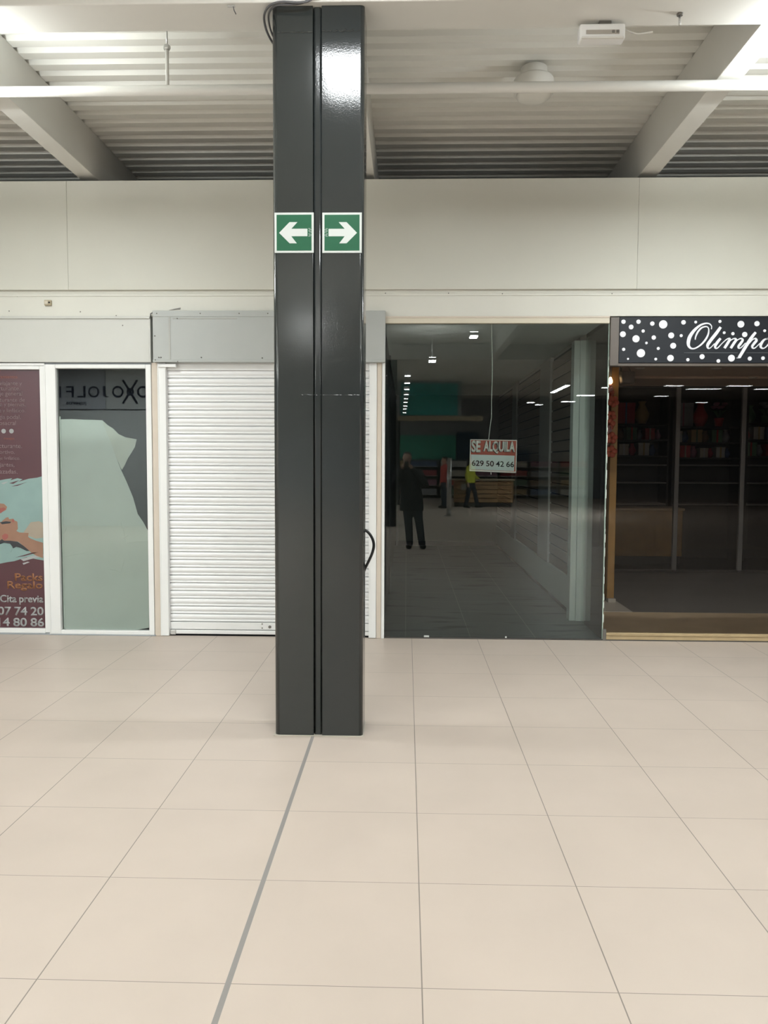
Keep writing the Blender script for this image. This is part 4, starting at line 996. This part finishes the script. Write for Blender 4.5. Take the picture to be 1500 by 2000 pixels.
def person(name, label, loc, rot, hx, hands, feet, top_mat, leg_mat, coat_z, fine=True):
    """standing figure facing +Y; hands and feet are local targets"""
    t = thing('person', label, 'person', loc); t.rotation_euler = (0, 0, rot)
    V = Vector
    def sx(z): return hx*max(0, (z-0.95)/0.65)
    body = MB()
    loft(body, [(0,0,.86,.12,.09), (0,0,.96,.15,.10), (sx(1.12),0,1.12,.135,.095), (sx(1.3),0,1.30,.155,.105), (sx(1.42),0,1.42,.165,.095), (sx(1.48),0,1.48,.10,.07), (sx(1.52),0,1.52,.058,.058), (hx,.005,1.60,.054,.056)])
    loft(body, [(hx,.035,1.575,.030,.040), (hx,.032,1.60,.052,.068), (hx,.028,1.64,.066,.086), (hx,.022,1.69,.073,.096), (hx,.018,1.74,.074,.097), (hx,.010,1.785,.058,.078), (hx,.005,1.805,.028,.040)])
    limb(body, [(hx,.115,1.705), (hx,.135,1.672)], [.011,.016], 3)           # nose
    limb(body, [(hx-.022,.118,1.635), (hx+.022,.118,1.635)], [.008,.008], 3)   # lips
    for q in (-1, 1):
        limb(body, [(hx+q*.030,.105,1.722), (hx+q*.050,.098,1.722)], [.010,.009], 2)   # brow
        limb(body, [(hx+q*.076,.010,1.715), (hx+q*.078,.012,1.675)], [.014,.010], 3)   # ear
    coat = MB()
    loft(coat, [(0,0,coat_z,.225,.15), (0,0,coat_z+.02,.228,.153), (0,0,.96,.215,.15), (sx(1.12),0,1.12,.20,.145), (sx(1.3),0,1.30,.21,.15), (sx(1.40),0,1.40,.215,.135), (sx(1.47),0,1.47,.15,.105), (sx(1.52),0,1.52,.082,.082), (sx(1.55),.0,1.555,.076,.078)])
    for s_, hnd in ((-1, hands[0]), (1, hands[1])):
        w = V(hnd); raised = hnd[2] > 1.1
        sh = V((sx(1.43)+s_*.185, 0, 1.425)); el = V((sx(1.2)+s_*.285, w.y*.40, 1.20)) if raised else V((s_*.25, -.02, 1.14))
        dr = (w-el).normalized()
        limb(body, [sh, el, w-dr*.075], [.062,.046,.030])
        limb(coat, [sh, el, w-dr*.10], [.090,.070,.055])
        if fine:
            side = V((-s_, 0, 0))
            limb(body, [w-dr*.08, w-dr*.03, w+V((0,0,.004))], [.028,.034,.030], 4)   # palm
            for k in range(4):
                ln = (.034,.038,.036,.028)[k]
                b0 = w + V((s_*.004, .016, .030-.020*k)); p1 = b0 + V((-s_*.004, .028, .002)); p2 = p1 + side*ln*.55 + V((0,.006,0)); p3 = p2 + side*ln*.5 + V((0,-.004,0))
                limb(body, [b0, p1, p2, p3], [.0105,.0095,.0085,.0075], 3)
            tb = w + V((-s_*.012, -.012, .034)); limb(body, [w+V((0,-.01,.012)), tb, tb + V((-s_*.022, .006, .020))], [.014,.0115,.009], 3)
        else:
            limb(body, [w-dr*.07, w, w+dr*.05+V((0,.01,0))], [.028,.034,.026], 4)
            for k in range(4):
                b0 = w+dr*.05+V((0,.024-.016*k,0)); limb(body, [b0, b0+dr*.035, b0+dr*.06+V((-s_*.012,0,0))], [.0105,.009,.008], 3)
            limb(body, [w+V((0,.03,0)), w+dr*.03+V((0,.052,0))], [.012,.009], 3)
    legs = MB()
    loft(legs, [(0,0,.86,.165,.12), (0,0,.92,.175,.125), (0,0,1.0,.165,.12)])
    for s_, ft in ((-1, feet[0]), (1, feet[1])):
        hp = V((s_*.088, 0, .88)); an = V((ft[0], ft[1], .09)); kn = hp.lerp(an, .48) + V((0,.025,0))
        limb(body, [hp, kn, an], [.085,.055,.040]); limb(legs, [hp, kn, an + V((0,-.005,0))], [.105,.080,.068])
        limb(body, [an, V((ft[0]+s_*.015, ft[1]+.11, .045))], [.04,.03], 4)
    blob('body', body, M['skin'], t, 0.0055 if fine else 0.01, 3)
    blob('coat', coat, top_mat, t); blob('trousers', legs, leg_mat, t)
    for s_, ft in ((-1, feet[0]), (1, feet[1])):
        sh = MB(); limb(sh, [(ft[0]-s_*.005, ft[1]-.055, .05), (ft[0]+s_*.012, ft[1]+.05, .05), (ft[0]+s_*.035, ft[1]+.155, .042)], [.052,.052,.044])
        sh.box(ft[0]-.035, ft[0]+.035, ft[1]-.08, ft[1]+.10, .002, .03, .006)
        for v in sh.bm.verts: v.co.z = max(v.co.z, .002)
        blob('shoe', sh, M['shoe'], t, .008, 3)
    hr = MB(); loft(hr, [(hx,-.030,1.66,.066,.060), (hx,-.022,1.70,.079,.082), (hx,-.006,1.745,.082,.098), (hx,.004,1.785,.070,.090), (hx,.006,1.815,.040,.055)])
    blob('hair', hr, M['hair'], t, .008, 3)
    return t
ph = person('photographer', 'person in a long dark coat and jeans holding up a phone, mirrored in the glass', (0.10, -0.52, 0), 0, -0.09,
       ((-0.158, 0.42, 1.555), (-0.042, 0.42, 1.555)), ((-0.03, 0.02), (0.20, 0.06)), M['coat'], M['jeans'], 0.70)
t = thing('phone', 'dark phone held up by the photographer', 'phone', (0, -0.02, 1.50))
smooth_angle(MB().box(-0.037, 0.037, -0.022, -0.013, 1.478, 1.632, 0.004, 3).build('case', M['black'], t), 50)
MB().lathe((0.0, -0.014, EYE), [(0.009, 0), (0.009, 0.004), (0.006, 0.0045)], 'Y', 16).build('camera_lens', M['steel'], t)
person('shopper', 'person in a red top far away by the supermarket, mirrored in the glass', (1.35, -13.4, 0), 1.2, 0.0, ((-0.30, 0.04, 0.84), (0.30, 0.04, 0.84)), ((-0.10, 0.0), (0.10, 0.05)), M['red_shirt'], M['jeans'], 0.92, False)
person('worker', 'person in a yellow vest far away by the checkout, mirrored in the glass', (2.3, -13.9, 0), -1.0, 0.0, ((-0.30, 0.06, 0.84), (0.25, 0.25, 1.0)), ((-0.16, -0.1), (0.16, 0.2)), M['vest'], M['jeans'], 0.88, False)
